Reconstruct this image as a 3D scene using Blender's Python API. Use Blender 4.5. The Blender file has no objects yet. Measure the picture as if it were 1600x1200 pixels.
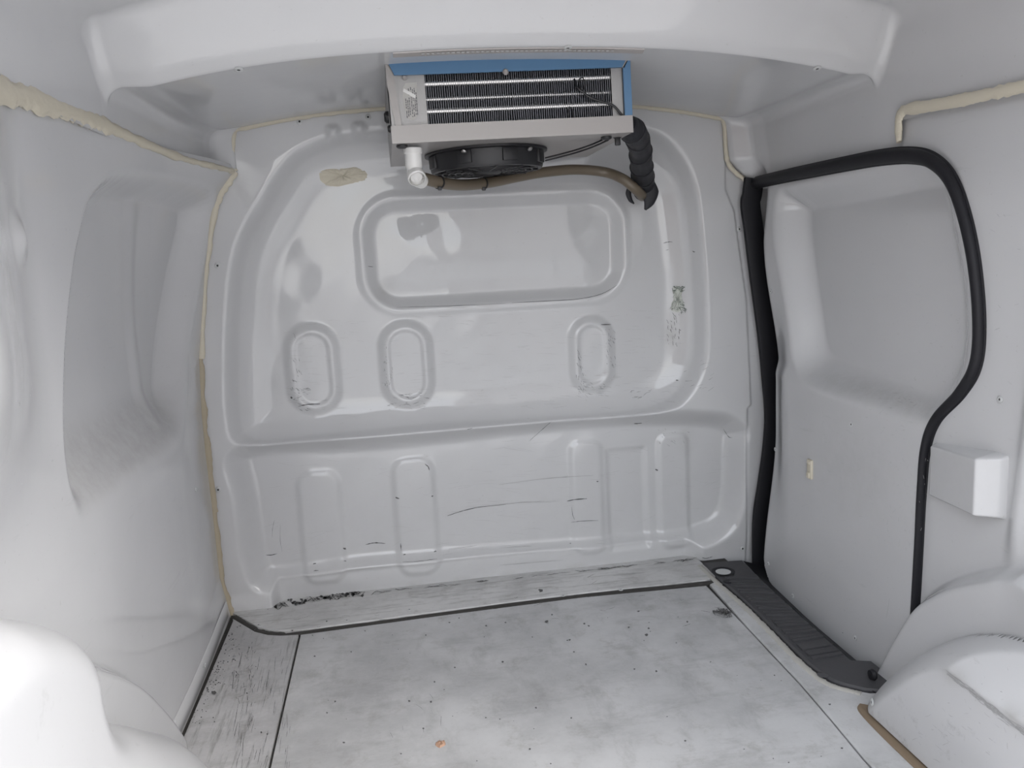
import bpy, math, random
import numpy as np
from mathutils import Vector, Matrix
random.seed(7); rng = np.random.default_rng(7)
C = bpy.context.scene.collection
sc = bpy.context.scene
D2 = math.radians

# ------------------------------------------------------------------ camera, sky, sun, exposure
F = 1250.0                                            # focal length for a 1600 x 1200 frame
def _n(v): v = np.array(v, float); return v / np.linalg.norm(v)
_Y = _n((-200, 185, F)); _X = _n((9197 - 800, 630, F)); _X = _n(_X - _Y * _X.dot(_Y))
_X = np.array([_X[0], _X[1], -_X[2]]); _Y = np.array([_Y[0], _Y[1], -_Y[2]]); _Z = np.cross(_X, _Y)
R = np.array([_X, _Y, _Z])                            # rows: van axes seen from the camera
CAM = np.array([0.0, -2.1345, 0.90])
cam = bpy.data.cameras.new('camera'); cam.sensor_width = 36; cam.lens = F / 1600 * 36
cam.clip_start = 0.02
co = bpy.data.objects.new('camera', cam); C.objects.link(co)
co.matrix_world = Matrix.Translation(Vector(CAM)) @ Matrix(R.tolist()).to_4x4()
sc.camera = co
sc.view_settings.view_transform = 'Standard'; sc.view_settings.look = 'None'
sc.view_settings.gamma = 1; sc.view_settings.use_curve_mapping = False
sc.view_settings.exposure = -0.27
sc.cycles.max_bounces = 14; sc.cycles.diffuse_bounces = 8; sc.cycles.glossy_bounces = 5

W = bpy.data.worlds.new('sky'); sc.world = W; W.use_nodes = True
wt = W.node_tree; wt.nodes.clear()
wo = wt.nodes.new('ShaderNodeOutputWorld'); wb = wt.nodes.new('ShaderNodeBackground')
sky = wt.nodes.new('ShaderNodeTexSky'); sky.sky_type = 'NISHITA'
sky.sun_disc = False; sky.sun_elevation = D2(48); sky.sun_rotation = D2(140); sky.air_density = 1.2; sky.dust_density = 3.0
wmix = wt.nodes.new('ShaderNodeMix'); wmix.data_type = 'RGBA'; wmix.inputs[0].default_value = 0.75
wmix.inputs[7].default_value = (7.25, 7.3, 7.42, 1)     # bright cloud cover over the blue
wt.links.new(sky.outputs[0], wmix.inputs[6]); wt.links.new(wmix.outputs[2], wb.inputs[0])
wb.inputs[1].default_value = 0.76
wt.links.new(wb.outputs[0], wo.inputs[0])
sun = bpy.data.lights.new('sun', 'SUN'); sun.energy = 3.1; sun.angle = D2(45); sun.color = (1, .98, .95)
so = bpy.data.objects.new('sun', sun); C.objects.link(so)
so.rotation_euler = Vector((-0.66, 0.47, -0.52)).to_track_quat('-Z', 'Y').to_euler()

# ------------------------------------------------------------------ helpers
def ray(px, py): return R @ np.array([(px - 800) / F, (600 - py) / F, -1.0])
def at(px, py, ax, val):
    r = ray(px, py); return CAM + r * ((val - CAM[ax]) / r[ax])
def hit(px, py, ax, fn, k=14, x0=0.0):                # meets a surface  coord[ax] = fn(other two)
    v = x0; o = [i for i in range(3) if i != ax]
    for _ in range(k):
        p = at(px, py, ax, v); v = .5 * v + .5 * float(fn(np.array([p[o[0]]]), np.array([p[o[1]]]))[0])
    return at(px, py, ax, v)
def table(a0, a1, b0, b1, T):                         # quick look-up of a surface from its own grid of heights
    na, nb = T.shape
    def f(a, b):
        u = min(max((float(a[0]) - a0) / (a1 - a0), 0), .9999) * (na - 1); v = min(max((float(b[0]) - b0) / (b1 - b0), 0), .9999) * (nb - 1)
        i, j = int(u), int(v); u -= i; v -= j
        return [T[i, j] * (1 - u) * (1 - v) + T[i + 1, j] * u * (1 - v) + T[i, j + 1] * (1 - u) * v + T[i + 1, j + 1] * u * v]
    return f
def S(t): t = np.clip(t, 0, 1); return t * t * (3 - 2 * t)
def sm(x, a, b): return S((x - a) / (b - a))
def catmull(P, n=8, closed=False):
    P = np.array(P, float); N = len(P); out = []
    rngi = range(N) if closed else range(N - 1)
    for i in rngi:
        if closed: a, b, c, d = P[(i - 1) % N], P[i], P[(i + 1) % N], P[(i + 2) % N]
        else: b, c = P[i], P[i + 1]; a = P[i - 1] if i else 2 * b - c; d = P[i + 2] if i + 2 < N else 2 * c - b
        for k in range(n):
            t = k / n
            out.append(.5 * (2 * b + (c - a) * t + (2 * a - 5 * b + 4 * c - d) * t * t + (3 * b - a - 3 * c + d) * t ** 3))
    if not closed: out.append(P[-1])
    return np.array(out)
def sdpoly(u, v, poly):                               # signed distance, negative inside
    u = np.asarray(u, float); v = np.asarray(v, float)
    d = np.full(u.shape, 1e9); ins = np.zeros(u.shape, bool)
    N = len(poly)
    for i in range(N):
        x0, y0 = poly[i]; x1, y1 = poly[(i + 1) % N]
        ex, ey = x1 - x0, y1 - y0; L = ex * ex + ey * ey + 1e-14
        wx, wy = u - x0, v - y0
        t = np.clip((wx * ex + wy * ey) / L, 0, 1)
        d = np.minimum(d, (wx - ex * t) ** 2 + (wy - ey * t) ** 2)
        if y0 != y1:
            ins ^= ((y0 > v) != (y1 > v)) & (u < ex * (v - y0) / (y1 - y0) + x0)
    d = np.sqrt(d); return np.where(ins, -d, d)
def sdrr(u, v, cu, cv, hu, hv, r):
    qu = np.abs(u - cu) - hu + r; qv = np.abs(v - cv) - hv + r
    return np.hypot(np.maximum(qu, 0), np.maximum(qv, 0)) + np.minimum(np.maximum(qu, qv), 0) - r
def wav(u, v, s, seed=0):                             # smooth unevenness, about -1..1
    r = np.random.default_rng(seed); o = 0
    for k in range(6):
        a = r.uniform(0, 6.28); f = s * r.uniform(.6, 1.8)
        o = o + np.sin((u * math.cos(a) + v * math.sin(a)) * f * 6.28 + r.uniform(0, 6.28))
    return o / 4

def mesh_from(name, V, Fs, mat=None, parent=None, smooth=True, attrs=None):
    me = bpy.data.meshes.new(name); me.from_pydata([tuple(map(float, v)) for v in V], [], [tuple(map(int, f)) for f in Fs]); me.update()
    if smooth: me.polygons.foreach_set('use_smooth', [True] * len(me.polygons))
    for k, a in (attrs or {}).items():
        at_ = me.attributes.new(k, 'FLOAT', 'POINT'); at_.data.foreach_set('value', np.asarray(a, np.float32).ravel())
    if mat: me.materials.append(mat)
    o = bpy.data.objects.new(name, me); C.objects.link(o)
    if parent: o.parent = parent
    return o
def grid(name, X, Y, Z, mat, parent=None, keep=None, attrs=None, flip=False):
    nu, nv = X.shape
    V = np.stack([X, Y, Z], -1).reshape(-1, 3)
    i, j = np.meshgrid(np.arange(nu - 1), np.arange(nv - 1), indexing='ij')
    a = (i * nv + j).ravel(); q = np.stack([a, a + nv, a + nv + 1, a + 1], 1)
    if flip: q = q[:, ::-1]
    if keep is not None:
        k = keep.ravel(); q = q[k[q].all(1)]
        used = np.zeros(len(V), bool); used[q.ravel()] = True
        idx = np.cumsum(used) - 1; V = V[used]; q = idx[q]
        attrs = {n: np.asarray(v).ravel()[used] for n, v in (attrs or {}).items()}
    me = bpy.data.meshes.new(name)
    me.vertices.add(len(V)); me.vertices.foreach_set('co', V.astype(np.float32).ravel())
    me.loops.add(q.size); me.loops.foreach_set('vertex_index', q.astype(np.int32).ravel())
    me.polygons.add(len(q)); me.polygons.foreach_set('loop_start', np.arange(0, q.size, 4, dtype=np.int32))
    me.update(calc_edges=True); me.validate()
    me.polygons.foreach_set('use_smooth', [True] * len(me.polygons))
    for n, v in (attrs or {}).items():
        A = me.attributes.new(n, 'FLOAT', 'POINT'); A.data.foreach_set('value', np.asarray(v, np.float32).ravel())
    me.materials.append(mat)
    o = bpy.data.objects.new(name, me); C.objects.link(o)
    if parent: o.parent = parent
    return o
class MB:
    def __init__(s): s.V = []; s.F = []
    def add(s, V, Fs):
        b = len(s.V); s.V += [tuple(v) for v in V]; s.F += [tuple(b + i for i in f) for f in Fs]
    def box(s, x0, x1, y0, y1, z0, z1, b=0.0):        # box with chamfered edges
        if b <= 0:
            V = [(x, y, z) for x in (x0, x1) for y in (y0, y1) for z in (z0, z1)]
            s.add(V, [(0, 1, 3, 2), (4, 6, 7, 5), (0, 4, 5, 1), (2, 3, 7, 6), (0, 2, 6, 4), (1, 5, 7, 3)]); return
        import bmesh
        bm = bmesh.new(); bmesh.ops.create_cube(bm, size=1)
        for v in bm.verts: v.co = ((x0 + x1) / 2 + v.co.x * (x1 - x0), (y0 + y1) / 2 + v.co.y * (y1 - y0), (z0 + z1) / 2 + v.co.z * (z1 - z0))
        bmesh.ops.bevel(bm, geom=bm.edges[:], offset=b, segments=2, affect='EDGES', profile=.5)
        bm.verts.index_update(); s.add([v.co[:] for v in bm.verts], [[v.index for v in f.verts] for f in bm.faces]); bm.free()
    def lathe(s, prof, n=32, M=None, cap=True):       # profile (r, z) about z, then matrix
        V = []
        for r, z in prof:
            for k in range(n):
                a = 2 * math.pi * k / n; V.append(Vector((r * math.cos(a), r * math.sin(a), z)))
        Fs = [(i * n + k, i * n + (k + 1) % n, (i + 1) * n + (k + 1) % n, (i + 1) * n + k) for i in range(len(prof) - 1) for k in range(n)]
        if cap: Fs += [tuple(range(n))[::-1], tuple((len(prof) - 1) * n + k for k in range(n))]
        if M: V = [M @ v for v in V]
        s.add([v[:] for v in V], Fs)
    def sweep(s, P, w, h, N=None, n=10, cap=True, flat=False):   # w across, h along the surface normal N
        P = np.array(P, float); m = len(P)
        w = np.broadcast_to(np.asarray(w, float), (m,)); h = np.broadcast_to(np.asarray(h, float), (m,))
        T = np.gradient(P, axis=0); T /= np.linalg.norm(T, axis=1)[:, None] + 1e-12
        if N is None: N = np.array([0.13, 0.21, 0.97])
        N = np.broadcast_to(np.array(N, float), (m, 3))
        B = np.cross(T, N); B /= np.linalg.norm(B, axis=1)[:, None] + 1e-12
        Nn = np.cross(B, T); V = []
        for i in range(m):
            for k in range(n):
                a = 2 * math.pi * k / n; ca, sa = math.cos(a), math.sin(a)
                if flat: ca = math.copysign(abs(ca) ** .45, ca); sa = math.copysign(abs(sa) ** .45, sa)
                V.append(P[i] + B[i] * (w[i] * .5 * ca) + Nn[i] * (h[i] * .5 * sa))
        Fs = [(i * n + k, i * n + (k + 1) % n, (i + 1) * n + (k + 1) % n, (i + 1) * n + k) for i in range(m - 1) for k in range(n)]
        if cap: Fs += [tuple(range(n))[::-1], tuple((m - 1) * n + k for k in range(n))]
        s.add(V, Fs)
    def prism(s, poly, z0, z1, inset=0.0):            # flat outline extruded upward; small chamfer on top
        n = len(poly); P = np.array(poly, float)
        V = [(x, y, z0) for x, y in P] + [(x, y, z1 - inset) for x, y in P]
        Fs = [(k, (k + 1) % n, n + (k + 1) % n, n + k) for k in range(n)]
        top = n
        if inset > 0:
            A = np.roll(P, 1, 0) - P; Bv = np.roll(P, -1, 0) - P
            A /= np.linalg.norm(A, axis=1)[:, None]; Bv /= np.linalg.norm(Bv, axis=1)[:, None]
            ar = np.sum(P[:, 0] * np.roll(P[:, 1], -1) - P[:, 1] * np.roll(P[:, 0], -1))
            e = np.roll(P, -1, 0) - P; e /= np.linalg.norm(e, axis=1)[:, None]
            nr = np.stack([-e[:, 1], e[:, 0]], 1) * np.sign(ar); nv = nr + np.roll(nr, 1, 0); nv /= np.linalg.norm(nv, axis=1)[:, None]
            V += [(x, y, z1) for x, y in P + nv * inset]
            Fs += [(n + k, n + (k + 1) % n, 2 * n + (k + 1) % n, 2 * n + k) for k in range(n)]; top = 2 * n
        Fs += [tuple(range(n))[::-1], tuple(top + k for k in range(n))]
        s.add(V, Fs)
    def build(s, name, mat, parent=None, smooth=True, sharp=40):
        o = mesh_from(name, s.V, s.F, mat, parent, False)
        import bmesh
        bm = bmesh.new(); bm.from_mesh(o.data); bmesh.ops.recalc_face_normals(bm, faces=bm.faces[:])
        if smooth:
            for f in bm.faces: f.smooth = True
            for e in bm.edges:
                if len(e.link_faces) == 2 and e.calc_face_angle(0) > D2(sharp): e.smooth = False
        bm.to_mesh(o.data); bm.free(); return o
def tag(o, label=None, cat=None, group=None, kind=None):
    if label: o['label'] = label
    if cat: o['category'] = cat
    if group: o['group'] = group
    if kind: o['kind'] = kind
    return o
def empty(name, loc=(0, 0, 0)):
    o = bpy.data.objects.new(name, None); C.objects.link(o); o.location = loc; o.empty_display_size = .05; return o

# ------------------------------------------------------------------ materials
def mat(name, col, rough=.5, metal=0., spec=.5, build=None, bump=0.0, bscale=20., coat=0.):
    m = bpy.data.materials.new(name); m.use_nodes = True; t = m.node_tree; b = t.nodes['Principled BSDF']
    b.inputs['Base Color'].default_value = (*col, 1); b.inputs['Roughness'].default_value = rough
    b.inputs['Metallic'].default_value = metal; b.inputs['Specular IOR Level'].default_value = spec
    b.inputs['Coat Weight'].default_value = coat; b.inputs['Coat Roughness'].default_value = .06
    if bump:
        n = noise(t, bscale, 3); bp = t.nodes.new('ShaderNodeBump'); bp.inputs['Strength'].default_value = bump; bp.inputs['Distance'].default_value = .002
        t.links.new(n, bp.inputs['Height']); t.links.new(bp.outputs[0], b.inputs['Normal'])
    if build: build(t, b)
    return m
def coords(t, scale=(1, 1, 1), rot=(0, 0, 0)):
    c = t.nodes.new('ShaderNodeTexCoord'); mp = t.nodes.new('ShaderNodeMapping'); mp.inputs['Scale'].default_value = scale; mp.inputs['Rotation'].default_value = rot
    t.links.new(c.outputs['Object'], mp.inputs[0]); return mp.outputs[0]
def noise(t, s, det=4, scale=(1, 1, 1), rough=.55, rot=(0, 0, 0)):
    n = t.nodes.new('ShaderNodeTexNoise'); n.inputs['Scale'].default_value = s; n.inputs['Detail'].default_value = det; n.inputs['Roughness'].default_value = rough
    t.links.new(coords(t, scale, rot), n.inputs[0]); return n.outputs[0]
def ramp(t, x, a, b, va=0., vb=1.):
    r = t.nodes.new('ShaderNodeMapRange'); r.interpolation_type = 'SMOOTHSTEP'; r.inputs[1].default_value = a; r.inputs[2].default_value = b
    r.inputs[3].default_value = va; r.inputs[4].default_value = vb; t.links.new(x, r.inputs[0]); return r.outputs[0]
def mth(t, op, a, b):
    n = t.nodes.new('ShaderNodeMath'); n.operation = op
    for k, v in enumerate((a, b)):
        if isinstance(v, (int, float)): n.inputs[k].default_value = v
        else: t.links.new(v, n.inputs[k])
    return n.outputs[0]
def mix(t, f, a, b):
    n = t.nodes.new('ShaderNodeMix'); n.data_type = 'RGBA'
    if isinstance(f, (int, float)): n.inputs[0].default_value = f
    else: t.links.new(f, n.inputs[0])
    for k, v in ((6, a), (7, b)):
        if isinstance(v, tuple): n.inputs[k].default_value = (*v, 1)
        else: t.links.new(v, n.inputs[k])
    return n.outputs[2]
def attr(t, name):
    a = t.nodes.new('ShaderNodeAttribute'); a.attribute_name = name; return a.outputs['Fac']
WHITE = (.53, .534, .542)
def shell(name, scr_rot=(0, 0, 0), scr_scale=(6, 60, 60), rough=.06, base=WHITE):
    def bld(t, b):
        cl = noise(t, 2.2, 3); c0 = mix(t, ramp(t, cl, .35, .7), base, tuple(c * .95 for c in base))
        sp = noise(t, 130, 2); spk = mth(t, 'MULTIPLY', ramp(t, sp, .70, .76), .25)
        c1 = mix(t, spk, c0, (.35, .34, .32))
        wear = attr(t, 'wear'); sn = noise(t, 7, 5, scr_scale, .7); big = noise(t, 9, 2)
        sc_ = mth(t, 'MULTIPLY', mth(t, 'MULTIPLY', ramp(t, sn, .60, .70), wear), ramp(t, big, .40, .62))
        c2 = mix(t, mth(t, 'MULTIPLY', sc_, .75), c1, (.20, .20, .20))
        dirt = attr(t, 'dirt'); dn = noise(t, 30, 6, (1, 1, 1), .7)
        dm = mth(t, 'MULTIPLY', dirt, ramp(t, dn, .25, .75, .45, 1.))
        c3 = mix(t, dm, c2, (.27, .26, .24))
        t.links.new(c3, b.inputs['Base Color'])
        rr = mth(t, 'ADD', mth(t, 'MULTIPLY', noise(t, 5, 3), .06), rough - .02)
        rr = mth(t, 'ADD', rr, mth(t, 'MULTIPLY', dirt, .35)); rr = mth(t, 'ADD', rr, mth(t, 'MULTIPLY', wear, .10))
        t.links.new(rr, b.inputs['Roughness'])
        bp = t.nodes.new('ShaderNodeBump'); bp.inputs['Strength'].default_value = .10; bp.inputs['Distance'].default_value = .004
        t.links.new(noise(t, 11, 2), bp.inputs['Height']); t.links.new(bp.outputs[0], b.inputs['Normal'])
    return mat(name, base, rough, spec=.5, build=bld)
M_front = shell('white_gelcoat_front', scr_scale=(1, 9, 9), rough=.035)
M_side = shell('white_gelcoat_side', scr_scale=(9, 1, 9), rough=.08)
M_roof = shell('white_gelcoat_roof', rough=.07)
M_box = shell('white_gelcoat_wheel_box', scr_scale=(9, 2, 2), rough=.30)
def floor_mat(name, streak, base=(.50, .51, .52), amt=.5):
    def bld(t, b):
        a = noise(t, 3.0, 6, (1, 1, 1), .65); c = mix(t, ramp(t, a, .32, .66), tuple(x * .72 for x in base), base)
        s = noise(t, 5, 6, streak, .7); c = mix(t, mth(t, 'MULTIPLY', ramp(t, s, .50, .72), amt), c, (.20, .20, .19))
        w = noise(t, 60, 5, (1, 1, 1), .7); c = mix(t, mth(t, 'MULTIPLY', ramp(t, w, .52, .66), .14), c, (.58, .58, .58)); q = noise(t, 4.5, 6, (1, 2.6, 1), .72); c = mix(t, mth(t, 'MULTIPLY', ramp(t, q, .50, .70), .38), c, (.23, .23, .225))
        g = noise(t, 14, 5, (1, 1, 1), .75); c = mix(t, mth(t, 'MULTIPLY', ramp(t, g, .52, .72), .42), c, (.25, .24, .22))
        k = noise(t, 210, 2); c = mix(t, mth(t, 'MULTIPLY', ramp(t, k, .70, .76), .5), c, (.18, .17, .16))
        t.links.new(c, b.inputs['Base Color']); t.links.new(ramp(t, w, .3, .7, .38, .60), b.inputs['Roughness'])
        bp = t.nodes.new('ShaderNodeBump'); bp.inputs['Strength'].default_value = .25; bp.inputs['Distance'].default_value = .001
        t.links.new(w, bp.inputs['Height']); t.links.new(bp.outputs[0], b.inputs['Normal'])
    return mat(name, base, .5, build=bld)
M_fl = floor_mat('worn_white_floor_paint', (3, 1.2, 1), base=(.50, .505, .51), amt=.35)
M_fl_left = floor_mat('worn_white_floor_paint_streaked', (16, 1.2, 1), base=(.47, .47, .475), amt=.75)
M_fl_front = floor_mat('worn_white_floor_paint_cross', (1.2, 14, 1), base=(.62, .62, .615), amt=.75)
M_sub = mat('black_floor_joint_sealant', (.035, .033, .030), .7, bump=.6, bscale=60)
M_rub = mat('black_rubber_seal', (.010, .010, .013), .55, spec=.3, bump=.15, bscale=50)
M_tread = mat('dark_grey_tread_plastic', (.052, .052, .056), .55, bump=.3, bscale=200)
M_seal = mat('cream_sealant', (.55, .51, .415), .55, bump=.8, bscale=45)
M_sealdirty = mat('cream_sealant_stained', (.38, .33, .24), .6, bump=.8, bscale=45)
M_alu = mat('aluminium_sheet', (.34, .335, .33), .42, .4, bump=.15, bscale=90)
M_alu2 = mat('painted_tray', (.325, .308, .298), .34, .15, bump=.08, bscale=60)
M_steel = mat('bright_coil_tube', (.50, .49, .48), .32, 1.0)
M_fin = mat('aluminium_fin', (.27, .275, .30), .40, .8)
M_dark = mat('dark_coil_core', (.012, .012, .018), .7)
M_blue = mat('blue_protective_film', (.085, .185, .32), .40, bump=.2, bscale=40)
M_blk = mat('black_plastic', (.012, .012, .014), .45, bump=.1, bscale=120)
M_tape = mat('black_wrap_tape', (.012, .012, .016), .60, bump=.6, bscale=35)
M_hose = mat('brown_drain_hose', (.13, .105, .075), .38, bump=.15, bscale=30)
M_pvc = mat('white_plastic_elbow', (.66, .655, .64), .30)
M_paper = mat('worn_label_paper', (.42, .41, .39), .6, bump=.2, bscale=80)
M_ink = mat('label_ink', (.10, .10, .11), .6)
M_scuff = mat('black_scuff', (.09, .09, .09), .7)
M_scuff2 = mat('grey_scuff', (.34, .34, .34), .6)
M_rivet = mat('rivet_white', (.48, .49, .49), .30)
M_hole = mat('dark_hole', (.02, .02, .02), .7)
M_wood = mat('stained_plywood_edge', (.20, .15, .10), .7, bump=.6, bscale=60)
M_leaf = mat('orange_dry_leaf', (.40, .25, .17), .6)
M_chip = mat('chipped_filler', (.52, .54, .50), .7, build=None, bump=1.0, bscale=140)
M_chipd = mat('chipped_edge_grime', (.14, .17, .15), .8, bump=1.0, bscale=90)
M_gnd = mat('pale_concrete', (.60, .59, .58), .85, bump=.3, bscale=80)

# ------------------------------------------------------------------ surfaces of the load bay (metres; x right, y forward, z up)
ff = lambda L, y=0.0: np.array([at(a, b, 1, y)[[0, 2]] for a, b in L])
LX = lambda L, x=-.47: np.array([at(a, b, 0, x)[[1, 2]] for a, b in L])

U_poly = catmull(ff([(376, 640), (376, 520), (383, 430), (398, 372), (428, 322), (452, 282), (482, 252), (540, 232), (640, 222), (760, 214), (900, 212), (1000, 220), (1042, 246), (1066, 296), (1078, 390), (1084, 500), (1078, 575), (1040, 625), (960, 642), (820, 652), (680, 660), (520, 674), (400, 684)], .02), 5, True)
L_poly = catmull(ff([(372, 716), (380, 770), (388, 830), (398, 885), (425, 910), (560, 892), (700, 880), (850, 868), (1000, 856), (1095, 842), (1138, 815), (1152, 760), (1153, 700), (1152, 672), (1100, 655), (900, 660), (600, 690), (430, 698)], .01), 5, True)
_wa, _wb = at(568, 392, 1, .07), at(974, 388, 1, .07); _wt, _wbm = at(770, 306, 1, .07), at(770, 475, 1, .07)
WIN = ((_wa[0] + _wb[0]) / 2, (_wt[2] + _wbm[2]) / 2, (_wb[0] - _wa[0]) / 2, (_wt[2] - _wbm[2]) / 2)
def capsule(px, py, w, h):
    p = at(px, py, 1, .055); s = (2.1345 + .055) / F; return (p[0], p[2], w * s / 2, h * s / 2)
OVALS = [capsule(489, 578, 92, 150), capsule(636, 570, 92, 146), capsule(926, 555, 84, 134)]
RIBS = [capsule(503, 822, 76, 190), capsule(650, 805, 76, 200), capsule(917, 775, 64, 200), capsule(1052, 765, 64, 205)]
DIP = capsule(980, 778, 76, 180)
DENTS = [capsule(523, 214, 26, 30), capsule(562, 208, 26, 28)]
def FB(x, z):
    t = np.clip((.045 - sdpoly(x, z, U_poly)) / .135, 0, 1); y = .068 * (1 - (1 - t) ** 2.3) * S(t / .30)
    y = np.maximum(y, .055 * S(.5 - sdpoly(x, z, L_poly) / .070))
    y = np.maximum(y, .034 * S((.11 - z) / .05) * S((x + .37) / .025) * S((.87 - x) / .06))
    d = sdrr(x, z, *WIN, .095); y = y + .018 * S(-d / .036) - .006 * S((-d - .04) / .11)
    y = y - .004 * S(1 - np.abs(d - .006) / .02)
    for k, o in enumerate(OVALS):
        d = sdrr(x, z, *o, o[2] * .98); y = y - .013 * S(-d / .030) + .004 * S((-d - .030) / .012)
    for o in RIBS:
        d = sdrr(x, z, *o, o[2] * .75); y = y - .007 * S(-d / .022)
    y = y + .007 * S(-sdrr(x, z, *DIP, .015) / .02)
    for o in DENTS: y = y - .008 * S(-sdrr(x, z, *o, .015) / .02)
    y = y + .0015 * wav(x, z, 2.0, 3) + .0006 * wav(x, z, 6.0, 4)
    y = y - .012 * S((.055 - z) / .05) * S((-.33 - x) / .03) + .004 * S((.05 - z) / .05)
    # seam of the pillar flange on the right
    zs = np.array([-.05, .44, .45, .75, 1.0, 1.06]); xs = np.array([.995, 1.0, 1.012, 1.0, .965, .94])
    xe = np.interp(z, zs, xs); y = y + .006 * S((x - xe) / .004) - .0 * x
    return y

SEAM_PX = [(365, 205), (362, 255), (368, 268), (345, 300), (335, 330), (322, 420), (313, 560), (316, 640), (322, 700), (333, 800), (345, 900), (362, 960)]
_seam = ff(SEAM_PX)
_zk = np.concatenate([_seam[::-1, 1], [1.45]]); _xk = np.concatenate([_seam[::-1, 0], [-.343]])
SILL_A, SILL_B = at(130, 806, 0, -.47)[1:], at(292, 690, 0, -.47)[1:]
REC_L = catmull(LX([(127, 470), (118, 600), (116, 700), (127, 772), (146, 790), (214, 736), (270, 692), (290, 640), (296, 500), (292, 348), (272, 306), (196, 290), (156, 320), (137, 392)]), 6, True)
DOME = at(44, 372, 0, -.455)
def XL(y, z, recess=True):
    fr = np.interp(z, _zk, _xk); bk = np.interp(z, [0, .5, .8, 1.0, 1.16, 1.4], [-.470, -.470, -.476, -.474, -.470, -.47])
    b = sm(y, -.34, .02); b2 = sm(y, -.75, -.1)
    hi = sm(z, .75, 1.1); bb = b * (1 - hi) + (.55 * b + .45 * b2) * hi
    x = bk + (fr - bk) * bb
    d = sdpoly(y, z, REC_L)
    zs = SILL_A[1] + (y - SILL_A[0]) / (SILL_B[0] - SILL_A[0]) * (SILL_B[1] - SILL_A[1])
    x = x - (.054 + .012 * np.clip((y + .90) / .70, 0, 1)) * S(.5 - d / .060) * S((z - zs + .03) / .17)
    x = x + .004 * S(1 - np.abs(y + .31 + .10 * (1.05 - z)) / .05) * S(-d / .05)
    x = x + .105 * S((-.92 - y) / .45) * S((z - .52) / .30)                     # rear pillar swells inward
    x = x + .010 * S(1 - np.hypot(y - DOME[1], (z - DOME[2]) * 1.0) / .042)           # moulded dome
    x = x + .0012 * wav(y, z, 2.2, 8)
    return x
SIDE_R = 1.0
DOOR = catmull(np.vstack([[(-.045, 1.070), (-.35, 1.070), (-.62, 1.069)],
      [at(a, b, 0, 1.0)[1:] for a, b in [(1420, 238), (1455, 247), (1484, 275), (1506, 330), (1524, 410), (1532, 500), (1526, 570), (1500, 615), (1462, 655), (1446, 700), (1440, 770), (1436, 850), (1432, 935)]],
      [(-.757, .05), (-.76, -.10), (-.4, -.12), (-.045, -.12), (-.03, .5)]]), 5, True)
REC_R = catmull(np.array([at(a, b, 0, 1.02)[1:] for a, b in [(1226, 330), (1240, 312), (1300, 298), (1440, 268), (1474, 290), (1498, 380), (1514, 480), (1508, 570), (1470, 632), (1400, 620), (1300, 590), (1262, 560), (1246, 480)]]), 5, True)
BAND_R = [at(a, b, 0, .975)[1:] for a, b in [(1356, 1072), (1390, 1000), (1425, 940), (1460, 912), (1500, 895), (1550, 884), (1600, 880)]]
def XR(y, z):
    x = SIDE_R + 0 * y
    return x
def XDOOR(y, z):
    d = sdpoly(y, z, REC_R)
    x = 1.0 + (.030 + .045 * np.clip((y + .90) / .75, 0, 1)) * S(.5 - d / .070)
    x = x + .05 * S((y + .125) / .09) ** 1.5 + .0014 * wav(y, z, 1.8, 12)
    x = x + .012 * S((z - .9) / .17) + .046 * S((.92 - z) / .40) * S((y + .27) / .18) * (.15 + .85 * S((z + .02) / .42))
    x = x - .012 * S((.60 - z) / .05) * S((y + .95) / .1)
    return x
_band_r = catmull(np.array(BAND_R), 6)
_bandpoly_r = np.vstack([_band_r, [(-2.0, .40), (-2.0, -.1), (_band_r[0, 0], -.1)]])
def XRW(y, z):
    x = 1.0 + .0012 * wav(y, z, 2.0, 22)
    x = x - .055 * S((-1.02 - y) / .30) - .012 * S(1 - np.abs(y + 1.03 + .10 * (z - .6)) / .03) * S((z - .3) / .15)
    x = x + .02 * S((z - .95) / .2)
    x = x - .045 * S(-sdpoly(y, z, _bandpoly_r) / .030) * S((z + .02) / .02)
    return x
# roof liner
def ZA(x): u = np.minimum(np.abs((x - .285) / .63), 1.06); return 1.300 - .050 * u ** 2.6
def ZM(x): u = np.abs((x - .285) / .75); return 1.425 - .105 * u ** 2.3
HY = -.575
def ZC(x, y):
    x = np.asarray(x, float); rise = sm(y, HY - .012, HY - .085)
    z = ZA(x) + (ZM(x) - ZA(x)) * rise + .0012 * wav(x, y, 1.7, 31)
    z = z + .020 * sm(y, HY - .06, HY - .28)
    z = z - .010 * S(1 - np.abs(y - HY + .004) / .016)
    return z
def XSL(y): return np.interp(y, [-2.3, -1.0, -.6, -.3, -.07, -.035, -.012, .05], [-.475, -.470, -.462, -.435, -.405, -.395, -.345, -.343])
def XSR(y): return np.interp(y, [-2.3, -.66, -.10, -.045, -.015, .05], [1.02, 1.012, 1.008, .995, .940, .937])

YB = -1.55                                            # rear edge of the load bay
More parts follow.
